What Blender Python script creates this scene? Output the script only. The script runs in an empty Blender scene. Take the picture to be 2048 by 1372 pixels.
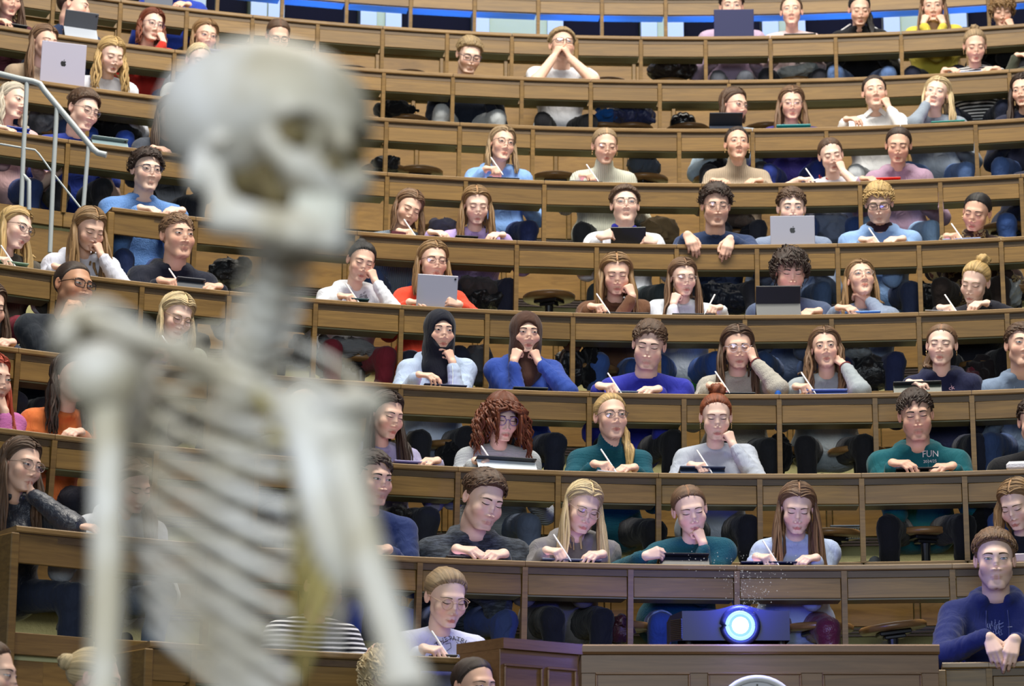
import bpy, math, random
import numpy as np
from mathutils import Vector, Matrix
from mathutils.bvhtree import BVHTree

rng = np.random.default_rng(7)
SC = bpy.context.scene
COL = SC.collection
PI = math.pi

# ------------------------------------------------------------------ camera, world, lights
F, TH, CAMZ = 4989.0, 0.2267, 1.0          # focal length in pixels of a 2048 px frame, upward tilt, lens height
cam_d = bpy.data.cameras.new('camera'); cam = bpy.data.objects.new('camera', cam_d); COL.objects.link(cam)
cam.location = (0, 0, CAMZ); cam.rotation_euler = (PI/2 + TH, 0, 0)
cam_d.sensor_width = 36; cam_d.lens = F/2048*36; cam_d.clip_start = 0.1; cam_d.clip_end = 200
cam_d.dof.use_dof = True; cam_d.dof.focus_distance = 11.9; cam_d.dof.aperture_fstop = 4.2
SC.camera = cam
SC.view_settings.view_transform = 'Standard'; SC.view_settings.look = 'None'
SC.view_settings.exposure = 0.0; SC.view_settings.gamma = 1.0; SC.view_settings.use_curve_mapping = False
SC.cycles.use_denoising = True
SC.cycles.max_bounces = 5; SC.cycles.diffuse_bounces = 3; SC.cycles.glossy_bounces = 2
SC.cycles.transparent_max_bounces = 8; SC.cycles.caustics_reflective = False; SC.cycles.caustics_refractive = False
W = bpy.data.worlds.new('world'); SC.world = W; W.use_nodes = True
W.node_tree.nodes['Background'].inputs[0].default_value = (0.80, 0.90, 1.0, 1)
W.node_tree.nodes['Background'].inputs[1].default_value = 0.14

def area(name, loc, target, size, power, col, size_y=None):
    l = bpy.data.lights.new(name, 'AREA'); l.energy = power; l.color = col
    l.shape = 'RECTANGLE'; l.size = size; l.size_y = size_y or size
    o = bpy.data.objects.new(name, l); COL.objects.link(o); o.location = loc
    o.rotation_euler = (Vector(target)-Vector(loc)).to_track_quat('-Z', 'Y').to_euler()
    return o
area('ceiling_light', (0.8, 9.6, 12.6), (1.2, 14.0, 5.0), 7.0, 1700, (1.0, 0.94, 0.83), 3.0)
area('ceiling_light', (1.0, 16.5, 13.2), (1.2, 14.6, 4.5), 9.0, 360, (1.0, 0.93, 0.80), 3.0)
area('skeleton_fill_light', (-1.6, -0.6, 4.6), (-0.75, 1.93, 2.0), 1.2, 52, (0.96, 0.93, 1.0))  # unseen fill lamp, added to brighten the skeleton
area('projection_screen_light', (0.0, -5.0, 3.6), (1.2, 13.0, 4.0), 7.0, 640, (0.84, 0.95, 1.0), 4.0)

# ------------------------------------------------------------------ where the tiers stand
CX, CY = 1.2353, 6.0984                     # centre of the curved rows
HZ = {-1: 6.690, 0: 6.1138, 1: 5.5457, 2: 4.9728, 3: 4.3948, 4: 3.8142, 5: 3.2229, 6: 2.6321, 7: 2.0934, 8: 1.5516, 9: 1.0401, 10: 0.53}
HZ = {k: v+CAMZ for k, v in HZ.items()}     # writing-desk height of each row
DD = 0.7027
def RHO(k): return 5.0796 + (8-k)*DD
cT, sT = math.cos(TH), math.sin(TH)
def proj(P):
    P = np.asarray(P, float); Y = P[..., 1]; Z = P[..., 2]-CAMZ
    dep = Y*cT+Z*sT
    return 1024+F*P[..., 0]/dep, 686-F*(-Y*sT+Z*cT)/dep
def ray(x, y):
    u, v = (x-1024)/F, (686-y)/F
    return np.array([u, cT-v*sT, sT+v*cT])
def on_cyl(x, y, rho):
    d = ray(x, y); o = np.array([-CX, -CY])
    a = d[0]**2+d[1]**2; b = 2*(o[0]*d[0]+o[1]*d[1]); c = o@o-rho*rho
    t = (-b+math.sqrt(max(b*b-4*a*c, 0)))/(2*a)
    return np.array([0, 0, CAMZ])+t*d
def on_plane(x, y, Y):
    d = ray(x, y); return np.array([0, 0, CAMZ])+d*(Y/d[1])
def phi_of(P): return math.atan2(P[0]-CX, P[1]-CY)
_ph = np.linspace(-1.35, 1.35, 2701)
def phi_px(k, x, dz=0.0, y=0.0):
    r = RHO(k)+y
    xs, _ = proj(np.stack([CX+r*np.sin(_ph), CY+r*np.cos(_ph), np.full_like(_ph, HZ[k]+dz)], -1))
    i = np.argmax(np.diff(xs) > 0); j = len(xs)-np.argmax(np.diff(xs)[::-1] > 0)
    return float(np.interp(x, xs[i:j], _ph[i:j]))
def frame(k, phi, y=0.0, z=0.0):
    """Matrix of a place on row k: X along the desk, Y away from the stage, Z up; origin on the desk's front edge."""
    s, c = math.sin(phi), math.cos(phi); r = RHO(k)+y
    return Matrix(((c, s, 0, CX+r*s), (-s, c, 0, CY+r*c), (0, 0, 1, HZ[k]+z), (0, 0, 0, 1)))
def local(M, P):
    return np.array(M.inverted() @ Vector(P))

# ------------------------------------------------------------------ mesh helpers
def mesh(name, V, faces, smooth=True, uv=None, cols=None):
    me = bpy.data.meshes.new(name)
    V = np.asarray(V, np.float32).reshape(-1, 3)
    fs = faces if isinstance(faces, list) else [faces]
    fs = [np.asarray(f, np.int32) for f in fs if len(f)]
    me.vertices.add(len(V)); me.vertices.foreach_set('co', V.ravel())
    li = np.concatenate([f.ravel() for f in fs]); tot = np.concatenate([np.full(len(f), f.shape[1], np.int32) for f in fs])
    st = np.concatenate([[0], np.cumsum(tot)[:-1]]).astype(np.int32)
    me.loops.add(len(li)); me.loops.foreach_set('vertex_index', li)
    me.polygons.add(len(tot)); me.polygons.foreach_set('loop_start', st)
    me.polygons.foreach_set('use_smooth', np.full(len(tot), smooth))
    if uv is not None:
        l = me.uv_layers.new(name='UVMap'); l.data.foreach_set('uv', np.asarray(uv, np.float32)[li].ravel())
    if cols is not None:
        a = me.color_attributes.new('col', 'FLOAT_COLOR', 'POINT')
        c = np.ones((len(V), 4), np.float32); c[:, :3] = cols; a.data.foreach_set('color', c.ravel())
    me.update(calc_edges=True)
    return me
def link(name, me, mat=None, parent=None, M=None, color=None):
    o = bpy.data.objects.new(name, me); COL.objects.link(o)
    if mat is not None and me is not None:
        if len(me.materials) == 0: me.materials.append(mat)
    if parent is not None: o.parent = parent
    if M is not None: o.matrix_local = M
    if color is not None: o.color = (*color[:3], 1)
    return o
def empty(name, M=None):
    o = bpy.data.objects.new(name, None); COL.objects.link(o); o.empty_display_size = .05
    if M is not None: o.matrix_world = M
    return o
def tag(o, label=None, cat=None, group=None, kind=None):
    if label: o['label'] = label
    if cat: o['category'] = cat
    if group: o['group'] = group
    if kind: o['kind'] = kind
    return o
class MB:
    """collects boxes, prisms and tubes into one mesh"""
    def __init__(s): s.V = []; s.Q = []; s.T = []; s.n = 0
    def add(s, V, Q=(), T=()):
        V = np.asarray(V, float).reshape(-1, 3)
        if len(Q): s.Q.append(np.asarray(Q)+s.n)
        if len(T): s.T.append(np.asarray(T)+s.n)
        s.V.append(V); s.n += len(V); return s
    def box(s, a, b, bev=0.0, R=None):
        a = np.array(a, float); b = np.array(b, float); c = (a+b)/2; h = np.abs(b-a)/2
        bev = min(bev, h.min()*.9)
        if bev <= 0:
            V = np.array([[x, y, z] for x in (-1, 1) for y in (-1, 1) for z in (-1, 1)])*h
            Q = [[0, 1, 3, 2], [4, 6, 7, 5], [0, 4, 5, 1], [2, 3, 7, 6], [0, 2, 6, 4], [1, 5, 7, 3]]; T = []
        else:
            V = []; idx = {}
            for i, sx in enumerate((-1, 1)):
                for j, sy in enumerate((-1, 1)):
                    for k, sz in enumerate((-1, 1)):
                        for ax in range(3):
                            p = np.array([sx, sy, sz])*(h-bev); p[ax] = (sx, sy, sz)[ax]*h[ax]
                            idx[(i, j, k, ax)] = len(V); V.append(p)
            Q = []; T = []
            for ax in range(3):
                o = [a_ for a_ in range(3) if a_ != ax]
                for sg in (0, 1):
                    q = []
                    for u, v in ((0, 0), (1, 0), (1, 1), (0, 1)):
                        t = [0, 0, 0]; t[ax] = sg; t[o[0]] = u; t[o[1]] = v; q.append(idx[(*t, ax)])
                    Q.append(q)
            for ax in range(3):
                o = [a_ for a_ in range(3) if a_ != ax]
                for u in (0, 1):
                    for v in (0, 1):
                        t0 = [0, 0, 0]; t0[o[0]] = u; t0[o[1]] = v; t1 = list(t0); t1[ax] = 1
                        Q.append([idx[(*t0, o[0])], idx[(*t1, o[0])], idx[(*t1, o[1])], idx[(*t0, o[1])]])
            for i in (0, 1):
                for j in (0, 1):
                    for k in (0, 1): T.append([idx[(i, j, k, 0)], idx[(i, j, k, 1)], idx[(i, j, k, 2)]])
            V = np.array(V)
        if R is not None: V = V @ np.asarray(R).T
        return s.add(V+c, Q, T)
    def tube(s, P, r, n=8, cap=True):
        P = np.asarray(P, float); r = np.broadcast_to(np.asarray(r, float), (len(P),))
        T = np.gradient(P, axis=0); T /= np.linalg.norm(T, axis=1)[:, None]+1e-9
        up = np.array([0, 0, 1.]) if abs(T[:, 2]).mean() < .8 else np.array([1., 0, 0])
        B = np.cross(T, up); B /= np.linalg.norm(B, axis=1)[:, None]+1e-9; N = np.cross(B, T)
        th = np.linspace(0, 2*PI, n, endpoint=False)
        V = P[:, None]+r[:, None, None]*(np.cos(th)[None, :, None]*B[:, None]+np.sin(th)[None, :, None]*N[:, None])
        L = len(P); i, j = np.meshgrid(np.arange(L-1), np.arange(n), indexing='ij'); j2 = (j+1) % n
        Q = np.stack([i*n+j, i*n+j2, (i+1)*n+j2, (i+1)*n+j], -1).reshape(-1, 4)
        s.add(V.reshape(-1, 3), Q)
        if cap:
            for ring, c in ((0, P[0]), (L-1, P[-1])):
                b = s.n-L*n if ring == 0 else s.n-n
                rv = V[ring]; base = s.n; jj = np.arange(n)
                s.add(np.concatenate([rv, [c]]), (), np.stack([jj, (jj+1) % n, np.full(n, n)], -1))
        return s
    def prism(s, poly, x0, x1, axis=0):
        """poly of (y,z) points extruded along x"""
        n = len(poly); V = [(x0, y, z) for y, z in poly]+[(x1, y, z) for y, z in poly]
        j = np.arange(n); s.add(V, np.stack([j, (j+1) % n, (j+1) % n+n, j+n], -1))
        c = np.mean(poly, 0)
        for x in (x0, x1):
            s.add([(x, y, z) for y, z in poly]+[(x, c[0], c[1])], (), np.stack([j, (j+1) % n, np.full(n, n)], -1))
        return s
    def disc(s, c, r, axis, h, n=24, rz=1.0):
        """short cylinder centred at c along axis vector"""
        c = np.asarray(c, float); a = np.asarray(axis, float); a /= np.linalg.norm(a)
        return s.tube([c-a*h/2, c+a*h/2], r, n)
    def build(s, name, mat, parent=None, M=None, smooth=False, color=None, recalc=True):
        V = np.concatenate(s.V); fs = []
        if s.Q: fs.append(np.concatenate(s.Q))
        if s.T: fs.append(np.concatenate(s.T))
        me = mesh(name, V, fs, smooth)
        return link(name, me, mat, parent, M, color)
def arc_band(mb, k, prof, p0, p1, n):
    """closed (y,z) profile swept along row k from angle p0 to p1, world coordinates"""
    ph = np.linspace(p0, p1, n+1); prof = np.array(prof, float); m = len(prof)
    r = RHO(k)+prof[:, 0]
    V = np.stack([CX+np.sin(ph)[:, None]*r, CY+np.cos(ph)[:, None]*r, np.broadcast_to(HZ[k]+prof[:, 1], (n+1, m))], -1)
    i, j = np.meshgrid(np.arange(n), np.arange(m), indexing='ij'); j2 = (j+1) % m
    Q = np.stack([i*m+j, i*m+j2, (i+1)*m+j2, (i+1)*m+j], -1).reshape(-1, 4)
    mb.add(V.reshape(-1, 3), Q)
    for e in (0, n):
        jj = np.arange(m); mb.add(np.concatenate([V[e], [V[e].mean(0)]]), (), np.stack([jj, (jj+1) % m, np.full(m, m)], -1))
    return mb

# ------------------------------------------------------------------ signed distance fields -> meshes
def cap(P, a, b, ra, rb=None, rip=0.0, fr=0.0):
    rb = ra if rb is None else rb
    a = np.asarray(a, np.float32); ba = np.asarray(b, np.float32)-a
    x, y, z = P[0]-a[0], P[1]-a[1], P[2]-a[2]
    h = np.clip((x*ba[0]+y*ba[1]+z*ba[2])/(ba@ba+1e-9), 0, 1)
    d = np.sqrt((x-ba[0]*h)**2+(y-ba[1]*h)**2+(z-ba[2]*h)**2)-(ra+(rb-ra)*h)
    if rip: d -= rip*np.sin(h*fr+(x-y)*30)
    return d
def ell(P, c, r):
    x, y, z = (P[0]-c[0])/r[0], (P[1]-c[1])/r[1], (P[2]-c[2])/r[2]
    k0 = np.sqrt(x*x+y*y+z*z); k1 = np.sqrt((x/r[0])**2+(y/r[1])**2+(z/r[2])**2)+1e-9
    return k0*(k0-1)/k1
def smin(a, b, k):
    h = np.clip(.5+.5*(b-a)/k, 0, 1); return b+(a-b)*h-k*h*(1-h)
def smax(a, b, k): return -smin(-a, -b, k)
def grid(lo, hi, h):
    ax = [np.arange(l, u+h, h, dtype=np.float32) for l, u in zip(lo, hi)]
    return np.meshgrid(*ax, indexing='ij')
def nets(V, org, h):
    S = V < 0; nx, ny, nz = V.shape
    cnt = np.zeros((nx-1, ny-1, nz-1), np.int8)
    for i in (0, 1):
        for j in (0, 1):
            for k in (0, 1): cnt += S[i:nx-1+i, j:ny-1+j, k:nz-1+k]
    act = (cnt > 0) & (cnt < 8)
    I = np.argwhere(act); idx = np.full(act.shape, -1, np.int32); idx[act] = np.arange(len(I))
    acc = np.zeros((len(I), 3), np.float32); num = np.zeros(len(I), np.float32)
    c = {}
    for i in (0, 1):
        for j in (0, 1):
            for k in (0, 1): c[i, j, k] = V[I[:, 0]+i, I[:, 1]+j, I[:, 2]+k]
    for ax in range(3):
        for u in (0, 1):
            for v in (0, 1):
                a = [u, v]; a.insert(ax, 0); b = list(a); b[ax] = 1
                va, vb = c[tuple(a)], c[tuple(b)]; m = (va < 0) != (vb < 0)
                t = np.where(m, va/np.where(m, va-vb, 1), 0)
                p = np.tile(np.array(a, np.float32), (len(I), 1)); p[:, ax] += t
                acc += p*m[:, None]; num += m
    verts = (I+acc/np.maximum(num, 1)[:, None])*h+np.asarray(org, np.float32)
    F_ = []
    for ax in range(3):
        lo = [slice(1, -1)]*3; lo[ax] = slice(0, -1); hi = list(lo); hi[ax] = slice(1, None)
        A, B = S[tuple(lo)], S[tuple(hi)]
        for flip, M_ in ((False, A & ~B), (True, ~A & B)):
            E = np.argwhere(M_)
            if not len(E): continue
            off = np.ones(3, int); off[ax] = 0; E = E+off
            o = [q for q in range(3) if q != ax]
            q = []
            for du, dv in ((1, 1), (0, 1), (0, 0), (1, 0)):
                e = E.copy(); e[:, o[0]] -= du; e[:, o[1]] -= dv; q.append(idx[e[:, 0], e[:, 1], e[:, 2]])
            q = np.stack(q, -1)
            if flip ^ (ax == 1): q = q[:, ::-1]
            F_.append(q)
    return verts, (np.concatenate(F_) if F_ else np.zeros((0, 4), int))
def uni(lst, k):
    d = lst[0]
    for e in lst[1:]: d = smin(d, e, k)
    return d
class Nz:
    """cheap smooth noise: a few warped plane waves"""
    def __init__(s, r, f0, f1, n=5):
        v = r.normal(size=(n, 3)); v /= np.linalg.norm(v, axis=1)[:, None]; s.k = (v*r.uniform(f0, f1, (n, 1))).astype(np.float32); s.p = r.uniform(0, 6.28, n).astype(np.float32)
    def __call__(s, P):
        o = 0; w = 0
        for k, p in zip(s.k, s.p):
            w = np.sin(P[0]*k[0]+P[1]*k[1]+P[2]*k[2]+p+w*1.3); o = o+w
        return o/len(s.k)
def rotM(yaw, pitch, roll):
    a, b, c = np.radians([yaw, pitch, roll])
    Rz = np.array([[math.cos(a), -math.sin(a), 0], [math.sin(a), math.cos(a), 0], [0, 0, 1]])
    Rx = np.array([[1, 0, 0], [0, math.cos(b), -math.sin(b)], [0, math.sin(b), math.cos(b)]])
    Ry = np.array([[math.cos(c), 0, math.sin(c)], [0, 1, 0], [-math.sin(c), 0, math.cos(c)]])
    return Ry @ Rz @ Rx
def nrm(v): v = np.asarray(v, float); return v/(np.linalg.norm(v)+1e-9)
def sst(a, b, x): t = np.clip((x-a)/(b-a), 0, 1); return t*t*(3-2*t)

# ------------------------------------------------------------------ materials
def srgb(h):
    h = h.lstrip('#'); c = np.array([int(h[i:i+2], 16) for i in (0, 2, 4)])/255
    return tuple(np.where(c <= .04045, c/12.92, ((c+.055)/1.055)**2.4))
class NT:
    def __init__(s, name):
        s.m = bpy.data.materials.new(name); s.m.use_nodes = True; s.t = s.m.node_tree; s.b = s.t.nodes['Principled BSDF']
    def n(s, typ, **kw):
        nd = s.t.nodes.new(typ)
        for k, v in kw.items():
            if k.startswith('i_'): nd.inputs[k[2:].replace('_', ' ')].default_value = v
            elif isinstance(v, tuple) and False: pass
            else: setattr(nd, k, v)
        return nd
    def l(s, a, b): s.t.links.new(a, b)
    def mix(s, fac, a, b, mode='MIX'):
        nd = s.t.nodes.new('ShaderNodeMix'); nd.data_type = 'RGBA'; nd.blend_type = mode
        for sock, v in ((nd.inputs[0], fac), (nd.inputs[6], a), (nd.inputs[7], b)):
            if hasattr(v, 'is_linked'): s.l(v, sock)
            elif isinstance(v, (int, float)): sock.default_value = v
            else: sock.default_value = (*v[:3], 1)
        return nd.outputs[2]
    def math(s, op, a, b=None, c=None, clamp=False):
        nd = s.t.nodes.new('ShaderNodeMath'); nd.operation = op; nd.use_clamp = clamp
        for i, v in enumerate((a, b, c)):
            if v is None: continue
            if hasattr(v, 'is_linked'): s.l(v, nd.inputs[i])
            else: nd.inputs[i].default_value = v
        return nd.outputs[0]
    def coords(s, kind='Object', scale=(1, 1, 1)):
        tc = s.t.nodes.new('ShaderNodeTexCoord'); mp = s.t.nodes.new('ShaderNodeMapping'); mp.inputs['Scale'].default_value = scale
        s.l(tc.outputs[kind], mp.inputs[0]); return mp.outputs[0]
    def noise(s, vec, scale, detail=3, rough=.5, dist=0):
        nd = s.t.nodes.new('ShaderNodeTexNoise'); s.l(vec, nd.inputs['Vector'])
        nd.inputs['Scale'].default_value = scale; nd.inputs['Detail'].default_value = detail; nd.inputs['Roughness'].default_value = rough; nd.inputs['Distortion'].default_value = dist
        return nd.outputs[0]
    def bump(s, h, strength=.3, dist=.01):
        nd = s.t.nodes.new('ShaderNodeBump'); nd.inputs['Strength'].default_value = strength; nd.inputs['Distance'].default_value = dist
        s.l(h, nd.inputs['Height']); s.l(nd.outputs[0], s.b.inputs['Normal'])
    def base(s, c):
        if hasattr(c, 'is_linked'): s.l(c, s.b.inputs['Base Color'])
        else: s.b.inputs['Base Color'].default_value = (*c[:3], 1)
    def set(s, **kw):
        for k, v in kw.items(): s.b.inputs[k.replace('_', ' ')].default_value = v
        return s
def oinfo(nt): return nt.n('ShaderNodeObjectInfo')
def wood_mat(name, dark, light, rough=.42, scale=(2.2, 14, 40), vary=.25):
    t = NT(name); v = t.coords('Object', scale); oi = oinfo(t)
    off = t.n('ShaderNodeVectorMath', operation='ADD'); t.l(v, off.inputs[0]); sc = t.n('ShaderNodeVectorMath', operation='SCALE'); 
    cb = t.n('ShaderNodeCombineXYZ'); 
    for i in range(3): t.l(oi.outputs['Random'], cb.inputs[i])
    t.l(cb.outputs[0], sc.inputs[0]); sc.inputs['Scale'].default_value = 60; t.l(sc.outputs[0], off.inputs[1])
    g = t.noise(off.outputs[0], 1.0, 6, .62, 1.4); g2 = t.noise(off.outputs[0], .35, 2)
    fine = t.noise(off.outputs[0], 7.0, 3, .6)
    r = t.n('ShaderNodeValToRGB'); r.color_ramp.elements[0].position = .30; r.color_ramp.elements[1].position = .72
    r.color_ramp.elements[0].color = (*dark, 1); r.color_ramp.elements[1].color = (*light, 1)
    t.l(t.math('ADD', t.math('MULTIPLY', g, .75), t.math('MULTIPLY', g2, .25)), r.inputs[0])
    c = t.mix(t.math('MULTIPLY', fine, .22), r.outputs[0], dark)
    br = t.math('MULTIPLY_ADD', oi.outputs['Random'], vary, 1-vary/2)
    mul = t.n('ShaderNodeVectorMath', operation='SCALE'); t.l(c, mul.inputs[0]); t.l(br, mul.inputs['Scale'])
    t.base(mul.outputs[0]); t.set(Roughness=rough); t.bump(g, .12, .004)
    return t.m
def plain(name, col, rough=.5, metal=0.0, spec=.5):
    t = NT(name); t.base(col); t.set(Roughness=rough, Metallic=metal); t.b.inputs['Specular IOR Level'].default_value = spec; return t.m
def emis(name, col, s):
    t = NT(name); t.base((0, 0, 0)); t.b.inputs['Emission Color'].default_value = (*col, 1); t.b.inputs['Emission Strength'].default_value = s; return t.m
def objcol(name, rough=.5, var=0.0, metal=0.0):
    t = NT(name); oi = oinfo(t); t.base(oi.outputs['Color']); t.set(Roughness=rough, Metallic=metal); return t.m
M_wood = wood_mat('oak_panel', (0.125, 0.066, 0.015), (0.295, 0.168, 0.042), .45)
M_desk = wood_mat('oak_desk', (0.165, 0.092, 0.030), (0.33, 0.20, 0.072), .38)
M_dark = wood_mat('oak_dark', (0.075, 0.042, 0.015), (0.15, 0.088, 0.032), .5)
M_back = wood_mat('oak_back', (0.155, 0.080, 0.017), (0.35, 0.195, 0.046), .5, (3, 10, 26))
M_lect = wood_mat('oak_lectern', (0.150, 0.070, 0.026), (0.285, 0.148, 0.060), .42)
def plaster(name, col):
    t = NT(name); v = t.coords('Object'); n = t.noise(v, 35, 4, .7); t.base(t.mix(t.math('MULTIPLY', n, .5), col, tuple(c*.8 for c in col))); t.set(Roughness=.9); t.bump(n, .35, .01); return t.m
M_plaster = plaster('green_plaster', (0.55, 0.52, 0.25))
M_grille = plain('dark_grille', (0.035, 0.02, 0.016), .5)
M_floor = plain('dark_lino', (0.05, 0.045, 0.04), .7)
M_steel = plain('grey_rail_paint', (0.42, 0.46, 0.47), .35)
M_black = plain('black_iron', (0.012, 0.012, 0.014), .4)
M_metal = plain('metal', (0.55, 0.55, 0.56), .28, 1.0)
M_gold = plain('gold', (0.8, 0.6, 0.3), .25, 1.0)
M_white = plain('white_plastic', (0.82, 0.82, 0.84), .3)
M_obj = objcol('painted_shell', .42)
M_print = objcol('print_ink', .8)
# skin: colour from the object, lips / blush / beard shadow from the vertex mask
def skin_mat():
    t = NT('skin'); oi = oinfo(t); at = t.n('ShaderNodeAttribute', attribute_name='col'); sp = t.n('ShaderNodeSeparateColor'); t.l(at.outputs['Color'], sp.inputs[0])
    v = t.coords('Object'); n = t.noise(v, 60, 3, .6)
    base = oi.outputs['Color']
    c = t.mix(t.math('MULTIPLY', n, .25), base, t.mix(1.0, base, (.86, .74, .70), 'MULTIPLY'))
    c = t.mix(t.math('MULTIPLY', sp.outputs[1], .55), c, t.mix(1.0, base, (.95, .58, .52), 'MULTIPLY'))
    c = t.mix(sp.outputs[0], c, t.mix(1.0, base, (.66, .29, .28), 'MULTIPLY'))
    c = t.mix(t.math('MULTIPLY', sp.outputs[2], .45), c, t.mix(1.0, base, (.45, .38, .34), 'MULTIPLY'))
    t.base(c); t.set(Roughness=.48); t.b.inputs['Specular IOR Level'].default_value = .35
    t.b.inputs['Subsurface Weight'].default_value = .0
    t.bump(t.noise(v, 400, 2), .05, .002)
    return t.m
M_skin = skin_mat()
def attr_mat(name, rough):
    t = NT(name); at = t.n('ShaderNodeAttribute', attribute_name='col'); t.base(at.outputs['Color']); t.set(Roughness=rough); return t.m
M_eye = attr_mat('eye', .25)
def hair_mat():
    t = NT('hair'); oi = oinfo(t); at = t.n('ShaderNodeAttribute', attribute_name='col')
    tc = t.n('ShaderNodeTexCoord'); mp = t.n('ShaderNodeMapping'); mp.inputs['Scale'].default_value = (1, 1, 1); t.l(tc.outputs['UV'], mp.inputs[0])
    n1 = t.noise(mp.outputs[0], 2.6, 3, .7); n2 = t.noise(mp.outputs[0], .3, 2)
    f = t.math('ADD', t.math('MULTIPLY', n1, .75), t.math('MULTIPLY', n2, .5))
    r = t.n('ShaderNodeValToRGB'); r.color_ramp.elements[0].position = .50; r.color_ramp.elements[1].position = .76
    r.color_ramp.elements[0].color = (.40, .38, .36, 1); r.color_ramp.elements[1].color = (1.35, 1.33, 1.28, 1); t.l(f, r.inputs[0])
    c = t.mix(1.0, oi.outputs['Color'], r.outputs[0], 'MULTIPLY'); c = t.mix(1.0, c, at.outputs['Color'], 'MULTIPLY')
    t.base(c); t.set(Roughness=.42); t.b.inputs['Specular IOR Level'].default_value = .45; t.bump(n1, .5, .006)
    return t.m
M_hair = hair_mat()
def cloth_mat(name, kind):
    t = NT(name); oi = oinfo(t); v = t.coords('Object'); base = oi.outputs['Color']; t.set(Roughness=.85); t.b.inputs['Specular IOR Level'].default_value = .2
    t.b.inputs['Sheen Weight'].default_value = .12
    n = t.noise(v, 9, 3, .55)
    c = t.mix(t.math('MULTIPLY', n, .35), base, t.mix(1.0, base, (.72, .72, .74), 'MULTIPLY'))
    fold = t.noise(t.coords('Object', (1, 1, .45)), 16, 3, .5, 1.2)
    if kind == 'sweat': h = t.math('ADD', t.math('MULTIPLY', fold, 1.0), t.math('MULTIPLY', t.noise(v, 500, 1), .05))
    elif kind in ('knit', 'cable'):
        w = t.n('ShaderNodeTexWave'); t.l(v, w.inputs[0]); w.bands_direction = 'X' if kind == 'cable' else 'Z'; w.inputs['Scale'].default_value = 26 if kind == 'cable' else 48
        w.inputs['Distortion'].default_value = 2.2 if kind == 'cable' else .6; w.inputs['Detail'].default_value = 1
        c = t.mix(t.math('MULTIPLY', t.math('SUBTRACT', 1.0, w.outputs[1]), .38), c, t.mix(1.0, base, (.55, .55, .57), 'MULTIPLY'))
        h = t.math('ADD', t.math('MULTIPLY', fold, .6), t.math('MULTIPLY', w.outputs[1], .5))
    elif kind == 'marl':
        m = t.noise(t.coords('Object', (26, 26, 150)), 1.0, 3, .7); r = t.n('ShaderNodeValToRGB'); r.color_ramp.elements[0].position = .42; r.color_ramp.elements[1].position = .62; t.l(m, r.inputs[0])
        c = t.mix(r.outputs[0], base, t.mix(1.0, base, (3.6, 3.5, 3.4), 'MULTIPLY')); h = fold
    elif kind == 'stripe':
        w = t.n('ShaderNodeTexWave'); t.l(v, w.inputs[0]); w.bands_direction = 'Z'; w.inputs['Scale'].default_value = 15.5; w.inputs['Distortion'].default_value = .35
        r = t.n('ShaderNodeValToRGB'); r.color_ramp.interpolation = 'CONSTANT'; r.color_ramp.elements[1].position = .62; r.color_ramp.elements[0].color = (1, 1, 1, 1); r.color_ramp.elements[1].color = (0, 0, 0, 1); t.l(w.outputs[1], r.inputs[0])
        c = t.mix(r.outputs[0], (.72, .72, .73), base); h = fold
    elif kind == 'denim':
        m = t.noise(t.coords('Object', (90, 90, 20)), 1.0, 2, .6); big = t.noise(v, 5, 2)
        c = t.mix(t.math('MULTIPLY', m, .6), base, t.mix(1.0, base, (1.9, 1.8, 1.65), 'MULTIPLY')); c = t.mix(t.math('MULTIPLY', big, .5), c, t.mix(1.0, base, (.45, .47, .52), 'MULTIPLY')); h = fold
    elif kind == 'fleece':
        m = t.noise(v, 130, 3, .7); c = t.mix(t.math('MULTIPLY', m, .7), c, t.mix(1.0, base, (1.7, 1.7, 1.7), 'MULTIPLY')); h = t.math('ADD', m, fold)
    elif kind == 'camo':
        m = t.noise(v, 17, 2, .5); r = t.n('ShaderNodeValToRGB'); r.color_ramp.interpolation = 'CONSTANT'
        e = r.color_ramp.elements; e[0].color = (.035, .018, .016, 1); e[1].position = .47; e[1].color = (.30, .22, .10, 1); e2 = e.new(.56); e2.color = (.10, .035, .028, 1); e3 = e.new(.62); e3.color = (.36, .31, .17, 1)
        t.l(m, r.inputs[0]); c = r.outputs[0]; h = fold
    elif kind == 'puffer':
        w = t.n('ShaderNodeTexWave'); t.l(v, w.inputs[0]); w.bands_direction = 'DIAGONAL'; w.inputs['Scale'].default_value = 4; w.inputs['Distortion'].default_value = 5; w.inputs['Detail Scale'].default_value = 2
        t.set(Roughness=.42); t.b.inputs['Specular IOR Level'].default_value = .5; h = t.math('ADD', t.math('MULTIPLY', w.outputs[1], 1.2), t.math('MULTIPLY', fold, 1.5))
    elif kind == 'leather':
        t.set(Roughness=.35); t.b.inputs['Specular IOR Level'].default_value = .6; h = t.noise(v, 22, 4, .6, 1.5)
    t.base(c); t.bump(h, .55, .02 if kind in ('sweat', 'puffer', 'leather', 'denim') else .012)
    return t.m
CL = {k: cloth_mat(k+'_cloth', k) for k in ('sweat', 'knit', 'cable', 'marl', 'stripe', 'denim', 'fleece', 'camo', 'puffer', 'leather')}
def lens_mat():
    t = NT('spectacle_lens'); out = t.t.nodes['Material Output']
    tr = t.n('ShaderNodeBsdfTransparent'); gl = t.n('ShaderNodeBsdfGlossy'); gl.inputs['Roughness'].default_value = .06; gl.inputs['Color'].default_value = (.75, .72, 1, 1)
    mx = t.n('ShaderNodeMixShader'); mx.inputs[0].default_value = .10; t.l(tr.outputs[0], mx.inputs[1]); t.l(gl.outputs[0], mx.inputs[2]); t.l(mx.outputs[0], out.inputs[0]); return t.m
M_lens = lens_mat()
M_frame = objcol('spectacle_frame', .3)

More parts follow.
